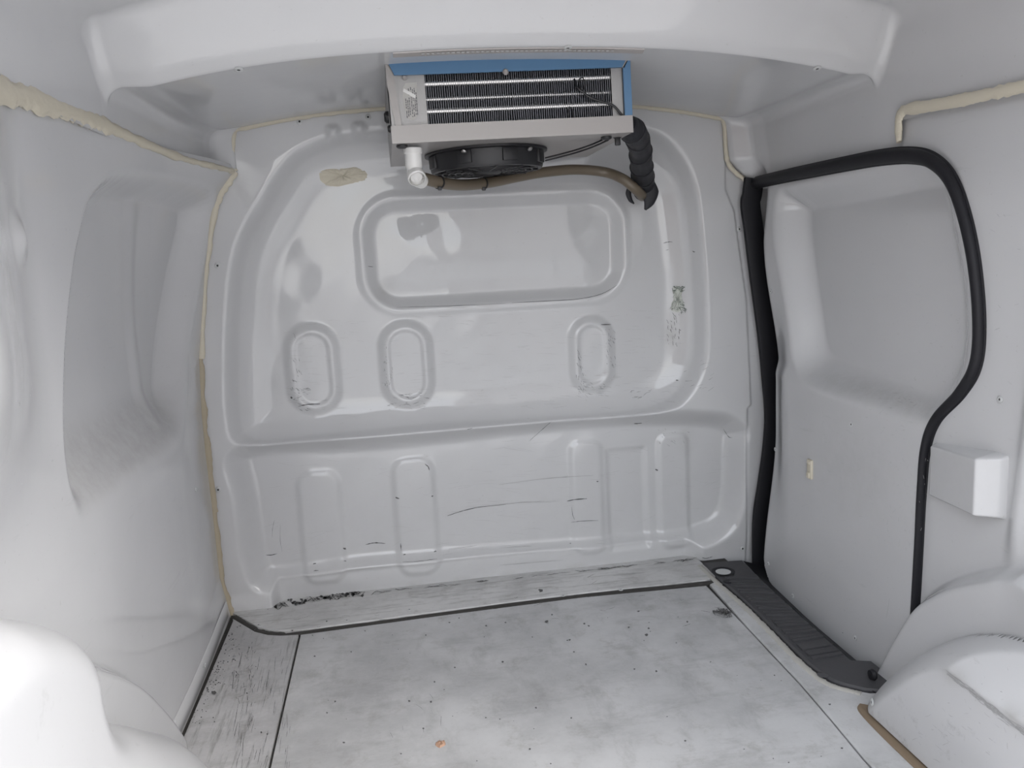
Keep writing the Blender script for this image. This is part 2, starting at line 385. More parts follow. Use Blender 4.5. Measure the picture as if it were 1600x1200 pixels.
# ------------------------------------------------------------------ structure
# bulkhead
x = np.linspace(-.56, 1.12, 440); z = np.linspace(-.06, 1.36, 372); X_, Z_ = np.meshgrid(x, z, indexing='ij')
Yf = FB(X_, Z_)
wear = .30 * np.exp(-((Z_ - .60) / .16) ** 2) * S((X_ + .35) / .1)
for k, o in enumerate(OVALS):
    d = sdrr(X_, Z_, *o, o[2] * .98); side = (o[0] - X_) / o[2] * (1 if k < 2 else -.2) 
    wear = np.maximum(wear, np.exp(-((d + .022) / .012) ** 2) * np.clip(.55 + .4 * side + .6 * (o[1] - Z_) / o[3], 0, 1))
wear = np.maximum(wear, .55 * S(1 - np.abs(sdpoly(X_, Z_, L_poly)) / .03) * S((.1 - Z_) / .1))
wear = np.maximum(wear, .35 * S((X_ - .4) / .3) * np.exp(-((Z_ - .55) / .15) ** 2))
dirt = .55 * S((.035 - Z_) / .05) * np.clip(.35 + .9 * wav(X_, Z_ * .3, 5, 41), 0, 1)
dirt = np.maximum(dirt, .10 * S((.45 - Z_) / .3))
for (a, b, s1, s2, amt) in [(1052, 520, .018, .05, .45), (600, 455, .03, .03, .25), (1075, 690, .03, .05, .20)]:
    p = at(a, b, 1, .04); dirt = np.maximum(dirt, amt * np.exp(-((X_ - p[0]) / s1) ** 2 - ((Z_ - p[2]) / s2) ** 2))
wall_front = grid('wall_front', X_, Yf, Z_, M_front, attrs={'wear': wear, 'dirt': dirt}, flip=False)
tag(wall_front, 'glossy white moulded bulkhead panel with embossed window and ovals', 'wall', kind='structure')

# left wall
y = np.linspace(YB, .03, 380); z = np.linspace(-.04, 1.166, 260); Y_, Z_ = np.meshgrid(y, z, indexing='ij')
Xl = XL(Y_, Z_)
zs = SILL_A[1] + (Y_ - SILL_A[0]) / (SILL_B[0] - SILL_A[0]) * (SILL_B[1] - SILL_A[1])
ins = S(.5 - sdpoly(Y_, Z_, REC_L) / .05)
dirt = .40 * ins * S((zs + .15 - Z_) / .07) * S((Z_ - zs + .03) / .05) * S((-.14 - Y_) / .16)
dirt = np.maximum(dirt, .22 * S((.08 - Z_) / .08)); wear = .10 + .4 * S((.12 - Z_) / .1)
_bl = catmull(np.array([at(a, b, 0, -.455)[1:] for a, b in [(285, 1145), (268, 1118), (240, 1085), (212, 1058), (180, 1041), (145, 1028), (100, 1003), (50, 978), (0, 955), (-60, 930)]]), 6)
_bandpoly_l = np.vstack([_bl, [(-2.0, .66), (-2.0, -.1), (_bl[0, 0], -.1)]])
Xl = Xl + .028 * S(-sdpoly(Y_, Z_, _bandpoly_l) / .022) * S((.50 - Z_) / .10)
wall_left = grid('wall_left', Xl, Y_, Z_, M_side, attrs={'wear': wear, 'dirt': dirt}, flip=True)
tag(wall_left, 'glossy white moulded side wall with deep window recess and arch lip', 'wall', kind='structure')

# right wall, with the doorway cut out, and the door
y = np.linspace(YB, .06, 400); z = np.linspace(-.12, 1.16, 270); Y_, Z_ = np.meshgrid(y, z, indexing='ij')
dd = sdpoly(Y_, Z_, DOOR)
Xr = XRW(Y_, Z_)
keep = ((dd > -.006) | (sdpoly(Y_, Z_, _bandpoly_r) < -.004)) & ((Z_ < 1.135) | (Y_ < -.64)) & (Y_ < -.60)
wall_right = grid('wall_right', Xr, Y_, Z_, M_side, keep=keep, attrs={'wear': .15 + 0 * Y_, 'dirt': .05 * S((.3 - Z_) / .3)})
tag(wall_right, 'glossy white side wall panel behind the sliding door with wheel arch lip', 'wall', kind='structure')
Xd = XDOOR(Y_, Z_)
zled = np.interp(Y_, [-.8, -.3], [.56, .575])
dirt = .38 * np.exp(-((Z_ - zled - .012) / .022) ** 2) * S((Y_ + .90) / .1) * S((-.22 - Y_) / .3)
dirt = np.maximum(dirt, .20 * np.exp(-((Y_ + .55) / .2) ** 2 - ((Z_ - .40) / .13) ** 2))
DB = catmull(np.array([(-.075, 1.06), (-.085, .6), (-.085, .25), (-.09, .08), (-.125, .003), (-.19, -.045), (-.30, -.065), (-.62, -.075)]), 6)
cut = sdpoly(Y_, Z_, np.vstack([DB, [(-1.2, -.075), (-1.2, 1.06)]]))
door = grid('door_1', Xd, Y_, Z_, M_side, keep=(dd < .010) & (cut < .006), attrs={'wear': .22 * S((.55 - Z_) / .1), 'dirt': dirt})
tag(door, 'white moulded sliding door panel with recessed window shape, framed by black rubber', 'door', kind='structure')
y2 = np.linspace(-.80, -.045, 40); z2 = np.linspace(-.14, 1.12, 40); A, B = np.meshgrid(y2, z2, indexing='ij')

# roof liner
ys = np.unique(np.concatenate([np.linspace(YB, -.9, 24), np.linspace(-.9, HY - .10, 24), np.linspace(HY - .10, HY + .03, 40), np.linspace(HY + .03, -.12, 28), np.linspace(-.12, .03, 24)]))
rows = []
for yy in ys:
    xl, xr = float(XSL(yy)), float(XSR(yy)); r = .034 + .07 * float(sm(yy, HY - .05, HY - .3))
    zl, zr = float(ZC(xl + r, yy)), float(ZC(xr - r, yy))
    P = [(xl, t) for t in np.linspace(1.148, zl - r, 24)]
    P += [(xl + r - r * math.cos(a), zl - r + r * math.sin(a)) for a in np.linspace(0, math.pi / 2, 14)[1:]]
    xm = np.linspace(xl + r, xr - r, 150)[1:]; P += list(zip(xm, ZC(xm, np.full_like(xm, yy))))
    P += [(xr - r + r * math.sin(a), zr - r + r * math.cos(a)) for a in np.linspace(0, math.pi / 2, 14)[1:]]
    P += [(xr + .02 * float(sm(yy, -.62, -.30)) * (1 - t) + max(0, 1.135 - q) * float(sm(yy, -.09, -.03)) * .9, q) for t, q in zip(np.linspace(1, 0, 24)[1:], np.linspace(zr - r, 1.127 if yy < -.66 else 1.055, 24)[1:])]
    rows.append([(a, yy, b) for a, b in P])
rows = np.array(rows)
ceiling = grid('ceiling', rows[..., 0], rows[..., 1], rows[..., 2], M_roof, attrs={'wear': 0 * rows[..., 0], 'dirt': 0 * rows[..., 0]}, flip=True)
tag(ceiling, 'glossy white moulded roof liner with a raised front header', 'ceiling', kind='structure')

# floor: dark sealed base and four painted panels
mb = MB(); mb.box(-.56, 1.15, YB, .10, -.16, -.060); mb.box(-.56, .93, YB, .10, -.06, -.006)
floor = mb.build('floor', M_sub, smooth=False); tag(floor, 'worn white painted load floor with black sealed joints', 'floor', kind='structure')
fl = lambda L: [tuple(at(a, b, 2, 0.0)[:2]) for a, b in L]
joint = fl([(365, 964), (400, 984), (420, 989), (440, 990), (468, 989)])
JX = [-.278, .098, .45, .808]; JY = [-.176, -.160, -.150, -.160]
TL = [tuple(p) for p in catmull([(.845, -.038), (.842, -.168), (.846, -.30), (.845, -.436), (.840, -.57), (.841, -.65), (.852, -.712), (.893, -.757)], 4)]
RJ = fl([(1117, 922), (1170, 982), (1210, 1025), (1250, 1067), (1300, 1125), (1350, 1185)]); RJ = RJ + [(.755, -1.3), (.750, YB)]
mb = MB(); mb.prism([(-.274, YB), (.746, YB)] + [(a - .003, b) for a, b in RJ[::-1][1:-1]] + [(.797, -.200), (.797, -.178)] + [(a, b - .011) for a, b in zip(JX[::-1][1:-1], JY[::-1][1:-1])] + [(-.274, -.188)], -.006, 0, .0015)
mb.build('floor_panel', M_fl, floor, smooth=False)
mb = MB(); mb.prism([(-.460, YB), (-.279, YB), (-.279, -.188)] + [(a, b - .012) for a, b in joint[::-1][1:]] + [(-.460, -.06)], -.006, .001, .0015)
mb.build('floor_panel', M_fl_left, floor, smooth=False)
mb = MB(); mb.prism([(a + .004, b + .011) for a, b in joint] + [(a, b + .011) for a, b in zip(JX[1:], JY[1:])] + [(.846, -.130), (.846, .06), (-.47, .06), (-.47, -.01)], -.006, .003, .0015)
mb.build('floor_panel', M_fl_front, floor, smooth=False)
mb = MB(); mb.prism([(.753, YB), (.98, YB), (.98, -.78), (.900, -.765)] + [(a - .003, b - .003) for a, b in TL[::-1][1:-5]] + [(.832, -.165), (.808, -.175)] + RJ[:-2] + [(.757, -1.3)], -.006, .003, .0035)
mb.build('floor_panel', M_fl, floor, smooth=False)
P = catmull([(-.463, -.03)] + joint[1:] + [(a, b) for a, b in zip(JX[1:], JY[1:])] + [(.835, -.150)], 12); P = np.column_stack([P, np.full(len(P), -.002)]); r_ = np.random.default_rng(21)
mb = MB(); mb.sweep(P, np.clip(.019 + .006 * np.convolve(r_.normal(0, 1, len(P)), np.ones(3) / 3, 'same'), .008, .03), .008, (0, 0, 1), 8); mb.build('joint_sealant', M_sub, floor)

FBt = table(-.56, 1.12, -.06, 1.36, Yf); XLt = table(YB, .03, -.04, 1.166, Xl)
XRt = table(YB, .06, -.12, 1.16, Xr); XDt = table(YB, .06, -.12, 1.16, Xd)
# kick strip along the left wall
bl0, bl1 = at(352, 950, 0, -.462), at(286, 1142, 0, -.462)
mb = MB(); mb.sweep([(XLt([q], [.025])[0] + .0005, q, .024) for q in np.linspace(-.035, -.60, 9)], .046, .006, (1, 0, 0), 8, flat=True)
tag(mb.build('baseboard_left', M_side), 'low white kick flange along the foot of the left wall', 'baseboard', kind='structure')

# ------------------------------------------------------------------ fixings and wear on the walls
def rivet_mesh():
    mb = MB(); mb.lathe([(.0001, .0), (.0075, .0), (.0075, .0012), (.0060, .0022), (.0035, .0026), (.0026, .0018), (.0001, .0018)], 14, cap=False)
    me = mb.build('rivet', M_rivet); me.data.materials.append(M_hole)
    for p in me.data.polygons:
        if max(math.hypot(*me.data.vertices[v].co[:2]) for v in p.vertices) < .0034: p.material_index = 1
    return me
RV = rivet_mesh(); first = [True]
def rivet(p, nrm, parent, s=1.0, name='rivet'):
    o = RV if first[0] else RV.copy()
    if not first[0]: C.objects.link(o)
    first[0] = False; o.name = name; o.parent = parent
    o.matrix_basis = Matrix.Translation(Vector(p)) @ Vector(nrm).to_track_quat('Z', 'Y').to_matrix().to_4x4() @ Matrix.Scale(s, 4)
for a, b in [(340, 415), (341, 765), (1155, 358), (1160, 857), (1067, 177), (468, 190), (575, 183)]:
    p = hit(a, b, 1, FBt); rivet(p - np.array([0, .0005, 0]), (0, -1, 0), wall_front)
def fr(a, b): return hit(a, b, 0, XRt, x0=1.0)
def fd(a, b): return hit(a, b, 0, XDt, x0=1.0)
def fl_(a, b): return hit(a, b, 0, XLt, x0=-.47)
for a, b in [(1563, 624), (1460, 766)]: rivet(fr(a, b) - np.array([.0005, 0, 0]), (-1, 0, 0), wall_right, .8)
for a, b in [(1205, 455), (1212, 702), (1331, 663), (1201, 881), (1239, 931), (1337, 997)]: rivet(fd(a, b) - np.array([.0005, 0, 0]), (-1, 0, 0), door, .8)
for a, b in [(315, 1040), (305, 765)]: rivet(fl_(a, b) + np.array([.0005, 0, 0]) + (np.array([.006, 0, 0]) if b > 900 else 0), (1, 0, 0), wall_left, .7)
def fc(a, b): return hit(a, b, 2, ZC, x0=1.28, k=30)
for a, b in [(373, 109), (887, 72), (1277, 84)]:
    p = at(a, b, 1, HY - .003); p[2] = float(ZC(p[0], p[1])); rivet(p - np.array([0, 0, .0005]), (0, -.3, -1), ceiling, 1.1)
q = hit(185, 42, 2, ZC, 40, 1.32); rivet(q - np.array([0, 0, .001]), (.2, -.5, -1), ceiling, 1.6)
for a, b in [(542, 970), (640, 953), (404, 977), (880, 931), (970, 922)]:
    p = at(a, b, 2, .003); p[1] = max(p[1], -.150); rivet(p, (0, 0, 1), floor, .8)

class Marks:                                           # thin raised smears of rubber and grime on a surface
    def __init__(s, fn, ax, sgn): s.mb = MB(); s.fn, s.ax, s.sgn = fn, ax, sgn
    def add(s, pts, w, off=.0005):                     # w in millimetres
        P = []
        pp = catmull(pts, 5) if len(pts) > 1 else np.array(pts)
        for a, b in pp:
            q = s.fn(a, b).copy(); q[s.ax] += s.sgn * off; P.append(q)
        P = np.array(P); T = np.gradient(P, axis=0); nrm = np.zeros(3); nrm[s.ax] = s.sgn
        B = np.cross(T, nrm); B /= np.linalg.norm(B, axis=1)[:, None] + 1e-9
        n = len(P); prof = np.sin(np.linspace(.15, 3.0, n)) ** .5 * rng.uniform(.45, 1.15, n) * w * .0005
        V = []; 
        for i in range(n): V += [P[i] + B[i] * prof[i], P[i] - B[i] * prof[i] * rng.uniform(.4, 1)]
        s.mb.add(V, [(2 * i, 2 * i + 1, 2 * i + 3, 2 * i + 2) for i in range(n - 1)])
    def blob(s, a, b, r, off=.0005):                   # r in pixels of the photograph
        n = 9; c = s.fn(a, b); V = []
        for k in range(n):
            t = 2 * math.pi * k / n; rr = r * rng.uniform(.5, 1.1); q = s.fn(a + rr * math.cos(t), b + rr * math.sin(t) * .8).copy(); q[s.ax] += s.sgn * off; V.append(q)
        s.mb.add(V, [tuple(range(n))])
    def scatter(s, x0, x1, y0, y1, n, l=12, ang=0, w=1.2, jit=.25):
        for _ in range(n):
            a, b = rng.uniform(x0, x1), rng.uniform(y0, y1); t = D2(ang) + rng.normal(0, jit); L = l * rng.uniform(.3, 1.2)
            s.add([(a, b), (a + L * math.cos(t) / 2, b + L * math.sin(t) / 2 + rng.normal(0, .6)), (a + L * math.cos(t), b + L * math.sin(t))], w * rng.uniform(.5, 1.3))
    def build(s, name, m, parent):
        o = mesh_from(name, s.mb.V, s.mb.F, m, parent, False); o['kind'] = 'stuff'; return o
ffr = lambda a, b: hit(a, b, 1, FBt, k=7)
k = Marks(ffr, 1, -1)
for pts, w in [([(699, 806), (720, 799), (745, 793), (790, 788)], 2.6), ([(571, 851), (585, 848), (602, 849)], 4), ([(415, 867), (424, 867), (433, 865)], 3), ([(629, 878), (655, 877), (683, 873)], 3),
               ([(630, 867), (634, 866)], 5), ([(678, 862), (682, 861)], 6), ([(490, 892), (498, 891)], 4), ([(489, 881), (494, 880)], 4), ([(536, 856), (541, 858)], 6), ([(537, 876), (541, 877)], 4),
               ([(886, 783), (900, 780), (917, 779)], 5), ([(892, 816), (910, 814), (935, 813)], 2.2), ([(1036, 380), (1044, 378), (1051, 378)], 2.4), ([(1082, 392), (1086, 394)], 4), ([(1040, 391), (1045, 390)], 1.6),
               ([(827, 689), (845, 673), (862, 658)], 1.6), ([(990, 662), (1003, 661)], 4), ([(939, 507), (955, 507)], 3), ([(466, 635), (480, 632), (500, 631)], 3.5), ([(454, 620), (457, 622)], 8),
               ([(1130, 670), (1138, 682), (1144, 684)], 2), ([(620, 480), (700, 478), (790, 474)], 1.4), ([(800, 473), (860, 470), (905, 467), (940, 459), (965, 445)], 2.0), ([(664, 725), (669, 729), (671, 735)], 4),
               ([(1024, 733), (1028, 735)], 6), ([(1056, 594), (1060, 594)], 4), ([(575, 416), (583, 417)], 2), ([(893, 792), (895, 805), (898, 812)], 1.5), ([(425, 840), (426, 825), (429, 812)], 1.0), ([(438, 820), (438, 845), (441, 862)], 1.0),
               ([(730, 671), (738, 669)], 3), ([(890, 849), (892, 849)], 5), ([(932, 752), (935, 752)], 5), ([(618, 777), (624, 779)], 5), ([(674, 775), (677, 775)], 5), ([(626, 849), (627, 860)], 3)]:
    k.add(pts, w)
k.scatter(455, 480, 605, 645, 22, 8, 10); k.scatter(455, 470, 520, 610, 14, 7, 60); k.scatter(600, 665, 615, 640, 34, 9, 0, 1.0); k.scatter(600, 614, 540, 620, 22, 5, 80, 1.0)
k.scatter(900, 912, 540, 615, 26, 6, 70, 1.2); k.scatter(900, 950, 596, 618, 26, 8, 20, 1.0); k.scatter(945, 962, 510, 570, 26, 6, 60, 1.2); k.scatter(1040, 1062, 490, 540, 30, 7, 80, 1.4)
k.scatter(975, 1015, 610, 625, 10, 8, 0); k.scatter(1060, 1110, 560, 620, 12, 10, -20, .8); k.scatter(1022, 1078, 668, 700, 16, 6, 40, 1.0)
k.build('scuff_marks', M_scuff, wall_front)
k = Marks(ffr, 1, -1)
k.scatter(440, 560, 500, 650, 70, 18, 0, .6, .1); k.scatter(590, 780, 490, 640, 90, 20, 0, .55, .1); k.scatter(780, 1050, 480, 640, 130, 22, 0, .6, .12); k.scatter(680, 900, 690, 870, 70, 40, -4, .6, .12)
k.scatter(400, 680, 700, 880, 40, 30, -4, .5, .2); k.scatter(900, 1130, 640, 860, 70, 22, -4, .6, .3)
for pts in [[(780, 883), (830, 879), (880, 875)], [(700, 858), (720, 856), (745, 852)], [(781, 856), (830, 853)], [(780, 788), (815, 785), (850, 783)], [(780, 757), (860, 747), (960, 741)]]: k.add(pts, 2.2)
k.build('fine_scratches', M_scuff2, wall_front)
k = Marks(fd, 0, -1)
k.scatter(1385, 1450, 700, 860, 40, 7, 80, 1.0, .5); k.scatter(1350, 1440, 590, 680, 26, 8, 10, .9, .5); k.scatter(1240, 1420, 640, 900, 40, 8, 40, .7, .8); k.add([(1385, 965), (1388, 950), (1390, 935)], 1.5)
k.scatter(1400, 1500, 480, 560, 14, 4, 60, .8, 1)
k.build('scuff_marks', M_scuff2, door)
k = Marks(fr, 0, -1)
k.add([(1327, 212), (1328, 206), (1330, 201)], 0.01); k.scatter(1530, 1590, 300, 600, 14, 8, 10, 1.0, .6); k.scatter(1455, 1540, 590, 680, 10, 5, 0, .8, .7)
k.build('scuff_marks', M_scuff2, wall_right)
k = Marks(fl_, 0, 1)
k.add([(97, 778), (97, 783)], 5); k.scatter(5, 90, 560, 620, 8, 4, 80, 1.0, .5); k.scatter(30, 110, 740, 900, 10, 5, 80, .9, .8); k.scatter(190, 300, 700, 900, 12, 10, 80, .6, .3)
k.build('scuff_marks', M_scuff2, wall_left)
ffl = lambda a, b: at(a, b, 2, .0035)
k = Marks(ffl, 2, 1)
for _ in range(90): k.blob(rng.uniform(380, 1330), rng.uniform(1000, 1195) if _ % 3 else rng.uniform(940, 1000), rng.uniform(.7, 2.2))
for a, b, r in [(854, 971, 3), (845, 923, 4), (335, 1082, 5), (1010, 992, 3), (913, 975, 2), (920, 978, 2), (1074, 972, 2), (890, 660 + 340, 2)]: k.blob(a, b, r)
for _ in range(26): k.add([(lambda t: (1118 + t, 957 + rng.normal(0, 4)))(rng.uniform(-4, 26)) for _i in range(3)], 2.5)
k.scatter(415, 425, 925, 945, 14, 10, -30, 4, .6)
for _ in range(60):
    a = rng.uniform(420, 560); b = 951 - (a - 400) * .160; k.add([(a, b + rng.normal(0, 2.5)), (a + 7, b + rng.normal(0, 2.5)), (a + 14, b + rng.normal(0, 2.0) - 1)], rng.uniform(1.5, 5) * (1.2 - (a - 420) / 220)); k.blob(a + rng.normal(0, 5), b + rng.normal(0, 2.5), rng.uniform(.8, 3.2))
for _ in range(40):
    a = rng.uniform(560, 1110); b = 929 - (a - 560) * .105; k.add([(a, b + rng.normal(0, 1.5)), (a + 8, b - 1 + rng.normal(0, 1)), (a + 18, b - 2 + rng.normal(0, 1))], rng.uniform(2, 5))
for _ in range(110):
    t = rng.uniform(0, 1) ; a = 358 - 68 * t + abs(rng.normal(0, 16)); b = 975 + 160 * t; k.blob(a + 4, b, rng.uniform(.5, 1.5))
k.scatter(365, 455, 1010, 1195, 80, 26, 100, .9, .08); k.scatter(360, 400, 1000, 1100, 50, 9, 100, 1.0, .5); k.scatter(400, 1100, 900, 980, 30, 14, -5, 2.0, .2)
k.scatter(590, 700, 1080, 1150, 6, 16, 70, 1.0, .3)
k.build('grime_specks', M_scuff, floor)

# worn-through chip in the bulkhead
def blobmesh(fn, ax, sgn, outline, hgt, rough, seed, n=26):
    o = catmull(np.array(outline, float), 6, True); c = o.mean(0); V = [None]; r = np.random.default_rng(seed); m = len(o); L = 5
    V = []
    for l in range(L + 1):
        f = 1 - l / L * .98
        for q in o:
            a, b = c + (q - c) * f; p = fn(a, b).copy(); t = 1 - f
            p[ax] += sgn * (hgt * (1 - (1 - min(1, t * 2.2)) ** 2) + (r.normal(0, rough) if l else -.001)); V.append(p)
    Fs = [(l * m + k_, l * m + (k_ + 1) % m, (l + 1) * m + (k_ + 1) % m, (l + 1) * m + k_) for l in range(L) for k_ in range(m)] + [tuple(L * m + k_ for k_ in range(m))]
    return V, Fs
V, Fs = blobmesh(ffr, 1, -1, [(1050, 450), (1058, 446), (1067, 450), (1066, 464), (1070, 478), (1064, 488), (1052, 489), (1047, 480), (1052, 466)], .0022, .0012, 5)
chip = mesh_from('worn_patch', V, Fs, M_chip, wall_front, False); chip['label'] = 'rough chipped patch of bare filler'
k = Marks(ffr, 1, -1); k.scatter(1048, 1068, 447, 489, 34, 8, 60, 1.8, .9); k.scatter(1048, 1066, 446, 456, 14, 7, 20, 3, .8); k.scatter(1058, 1070, 470, 488, 14, 7, 80, 2.2, .8)
for m_ in [k]: 
    V = [tuple(np.array(v) - np.array([0, .0030, 0])) for v in k.mb.V]; k.mb.V = V
k.build('chip_grime', M_chipd, wall_front)

# ------------------------------------------------------------------ sealant beads (smeared by hand, uneven)
def bead(pts, w, h, N, label, m=M_seal, seed=1, jit=.12, sub=10):
    P = catmull(np.array(pts, float), sub); n = len(P); r = np.random.default_rng(seed)
    w = np.interp(np.linspace(0, 1, n), np.linspace(0, 1, len(np.atleast_1d(w))), np.atleast_1d(w)) if np.ndim(w) else np.full(n, w)
    nz = np.convolve(r.normal(0, 1, n + 4), np.ones(3) / 3, 'same')[2:-2]
    w = w * np.clip(1 + jit * 1.7 * nz, .55, 1.6); P = P + np.cross(np.gradient(P, axis=0) / (np.linalg.norm(np.gradient(P, axis=0), axis=1)[:, None] + 1e-9), np.array(N, float)) * (r.normal(0, jit * .06, n) * w)[:, None]
    mb = MB(); mb.sweep(P, w, h, N, 10); o = mb.build('sealant_bead', m)
    return tag(o, label, 'sealant', 'sealant beads along the panel joints')
LB = [fl_(a, b) for a, b in [(0, 140), (45, 153), (95, 170), (140, 186), (175, 201), (230, 226), (290, 249), (330, 259), (362, 267)]]
bead([tuple(LB[0] + (LB[0] - LB[1]) * q) for q in (2.2, 1.1)] + [tuple(p) for p in LB], [.040, .040, .038, .038, .034, .024, .015, .012, .012], .016, (1, 0, .15), 'wide smeared cream sealant bead where left wall meets roof liner', M_seal, 3, .16, 14)
SB = [at(a, b, 1, -.006) for a, b in SEAM_PX]
bead(SB[:2] + [SB[2]], .014, .012, (0, -1, 0), 'short cream sealant bead up the left edge of bulkhead beneath the roof corner', M_seal, 4, .10)
bead(SB[2:7], [.016, .026, .022, .016, .016], .014, (0, -1, 0), 'cream sealant bead down the upper left edge of the bulkhead', M_seal, 5, .18, 14)
bead(SB[6:10], [.014, .020, .022, .022], .014, (0, -1, 0), 'yellowed cracked sealant bead at mid height of the left bulkhead edge', M_sealdirty, 6, .18, 14)
bead(SB[9:], [.022, .022, .024], .018, (0, -1, 0), 'stained sealant bead running down to the left floor corner', M_sealdirty, 7, .18, 14)
def topbead(x0, x1): return [(q, -.006, float(ZA(np.array(q))) - .002) for q in np.linspace(x0, x1, 8)]
bead(topbead(-.345, .04), .012, .012, (0, -1, 0), 'thin cream sealant bead above the bulkhead, left of the cooling unit', M_seal, 8, .10)
bead(topbead(.55, .93), .012, .012, (0, -1, 0), 'thin cream sealant bead above the bulkhead, right of the cooling unit', M_seal, 9, .10)
bead([at(a, b, 1, -.008) for a, b in [(1128, 178), (1132, 200), (1134, 235), (1138, 255), (1150, 270), (1164, 281)]], .013, .012, (0, -1, 0), 'cream sealant bead stepping down to the top corner of the door seal', M_seal, 10, .10)
RB = [at(a, b, 0, 1.004) for a, b in [(1405, 222), (1404, 205), (1405, 185), (1414, 172), (1450, 166), (1500, 157), (1550, 146), (1600, 135), (1700, 112)]]
bead(RB, [.012, .022, .022, .022, .020, .020, .022], .010, (-1, 0, 0), 'cream sealant bead along the top of right wall, turning down to door seal', M_seal, 11, .10, 14)
V, Fs = blobmesh(lambda a, b: hit(a, b, 1, FBt, 7), 1, -1, [(497, 272), (510, 264), (540, 263), (556, 261), (574, 270), (570, 282), (545, 288), (525, 292), (505, 288)], .004, .0016, 9)
tag(mesh_from('sealant_patch', V, Fs, M_seal, None, True), 'smeared oval cream sealant patch on the bulkhead left of the cooling unit', 'sealant')

# ------------------------------------------------------------------ black rubber door seal
ds = empty('door_seal', (1.02, -.02, 0)); tag(ds, 'black rubber seal looping around the sliding door opening', 'seal')
def child(o, root): o.parent = root; o.matrix_parent_inverse = Matrix.Translation(-Vector(root.location)); return o
fp = [(.986, -.022, 1.083), (.980, -.022, 1.040), (.975, -.022, 1.014), (.985, -.022, .94), (1.000, -.022, .82), (1.022, -.022, .66), (1.036, -.022, .52), (1.043, -.022, .42), (1.037, -.022, .325), (1.022, -.022, .22), (1.008, -.022, .136), (1.004, -.022, .06), (1.004, -.022, -.05)]
fp = np.array([(a + .028, b, c) for a, b, c in fp]); P = catmull(fp, 8)
mb = MB(); mb.sweep(P, .056, .018, (0, -1, 0), 12, flat=True); child(mb.build('seal_strip', M_rub), ds)
tp = [(1.012, -.012, 1.071), (.998, -.25, 1.069), (.996, -.50, 1.066), (.996, -.62, 1.063)] + [(.994, *at(a, b, 0, .994)[1:]) for a, b in [(1420, 243), (1453, 251), (1482, 278), (1504, 332), (1521, 410), (1529, 500), (1524, 568), (1500, 613), (1462, 655), (1446, 700), (1440, 770), (1436, 850), (1431, 935), (1427, 1000)]]
P = catmull(tp, 8); wv = np.interp(np.linspace(0, 1, len(P)), [0, .2, .3, .36, .5, .62, .72, .85, 1], [.028, .028, .026, .023, .019, .019, .016, .013, .011])
mb = MB(); mb.sweep(P, wv, .020, (-1, 0, 0), 12); child(mb.build('seal_bulb', M_rub), ds)
mb = MB(); mb.sweep(P + np.array([.006, 0, 0]) + 0, wv * 1.2, .010, (-1, 0, 0), 8); child(mb.build('seal_lip', M_rub), ds)

# ------------------------------------------------------------------ dark step tread in the doorway
st = empty('step_tread', (.9, -.4, 0)); tag(st, 'dark grey ribbed plastic step tread below the sliding door', 'step')
TR = fl([(1160, 879), (1200, 918), (1245, 960), (1290, 1000), (1330, 1036), (1362, 1036)])
TOPL = fl([(1098, 883)])[0]
outline = [TOPL] + TL[1:] + [(.935, -.775), (.975, -.765), (.972, -.66)] + TR[::-1][1:]
mb = MB(); mb.prism(outline, -.008, .008, .004); child(mb.build('tread_plate', M_tread, smooth=False), st)
tr = np.array(TR[:5]); tl = np.array(TL[:21:5])
dn = [(a, b, .006) for a, b in tr]; P0 = np.array(dn)
ext = np.array([(.956, -.05, .006)] + dn + [(.905, -.77, .006)]); low = np.array([(1.03, -.055, -.02), (1.05, -.12, -.03), (1.03, -.28, -.06), (1.02, -.43, -.062), (1.02, -.56, -.062), (1.02, -.64, -.062), (1.02, -.80, -.062)])
V = [tuple(p) for p in ext] + [tuple(p) for p in low]; n = len(ext)
child(mesh_from('side_apron', V, [(i, i + 1, n + i + 1, n + i) for i in range(n - 1)], M_rub, None, True), st)
Lc = catmull(tl, 12); Rc = catmull(tr, 12)
rib0 = None
for i in range(26):
    f = .20 + .74 * i / 25; a = Lc[int(f * (len(Lc) - 1))]; b = Rc[int(min(1, f * 1.0) * (len(Rc) - 1))]
    a2 = a + (b - a) * .14; b2 = a + (b - a) * .93; w = b2 - a2; L = np.linalg.norm(w)
    if rib0 is None:
        mb = MB(); mb.box(-.5, .5, -.0045, .0045, -.002, .0034, 0.0); rib0 = mb.build('rib', M_tread); o = rib0
    else: o = rib0.copy(); C.objects.link(o)
    o.parent = st; o.matrix_parent_inverse = Matrix.Translation(-Vector(st.location))
    o.location = ((a2 + b2)[0] / 2, (a2 + b2)[1] / 2, .0085); o.rotation_euler = (0, 0, math.atan2(w[1], w[0])); o.scale = (L, 1, 1)
h = at(1130, 894, 2, .009); mb = MB(); mb.lathe([(.022, 0), (.030, .001), (.032, .003), (.028, .0035), (.020, .0005)], 24, Matrix.Translation(h), cap=False)
child(mb.build('hole_collar', M_rub), st)
mb = MB(); mb.lathe([(.0005, .0012), (.021, .0012)], 24, Matrix.Translation(h + np.array([0, 0, .0004])), cap=False); o = child(mb.build('pale_disc', M_rivet), st); o['label'] = 'pale disc in the round hole'  # flat pale disc filling the hole collar
h2 = at(1137, 909, 2, .009); mb = MB(); mb.lathe([(.0005, .001), (.012, .001), (.013, .0003)], 16, Matrix.Translation(h2), cap=False); child(mb.build('bolt_hole', M_rub), st)
h3 = at(1286, 1054, 2, .009); mb = MB(); mb.lathe([(.0005, .003), (.006, .003), (.010, .001), (.012, .0)], 16, Matrix.Translation(h3), cap=False); child(mb.build('screw', M_tread), st)
P = catmull([(a, b, .003) for a, b in TL], 6); r_ = np.random.default_rng(2)
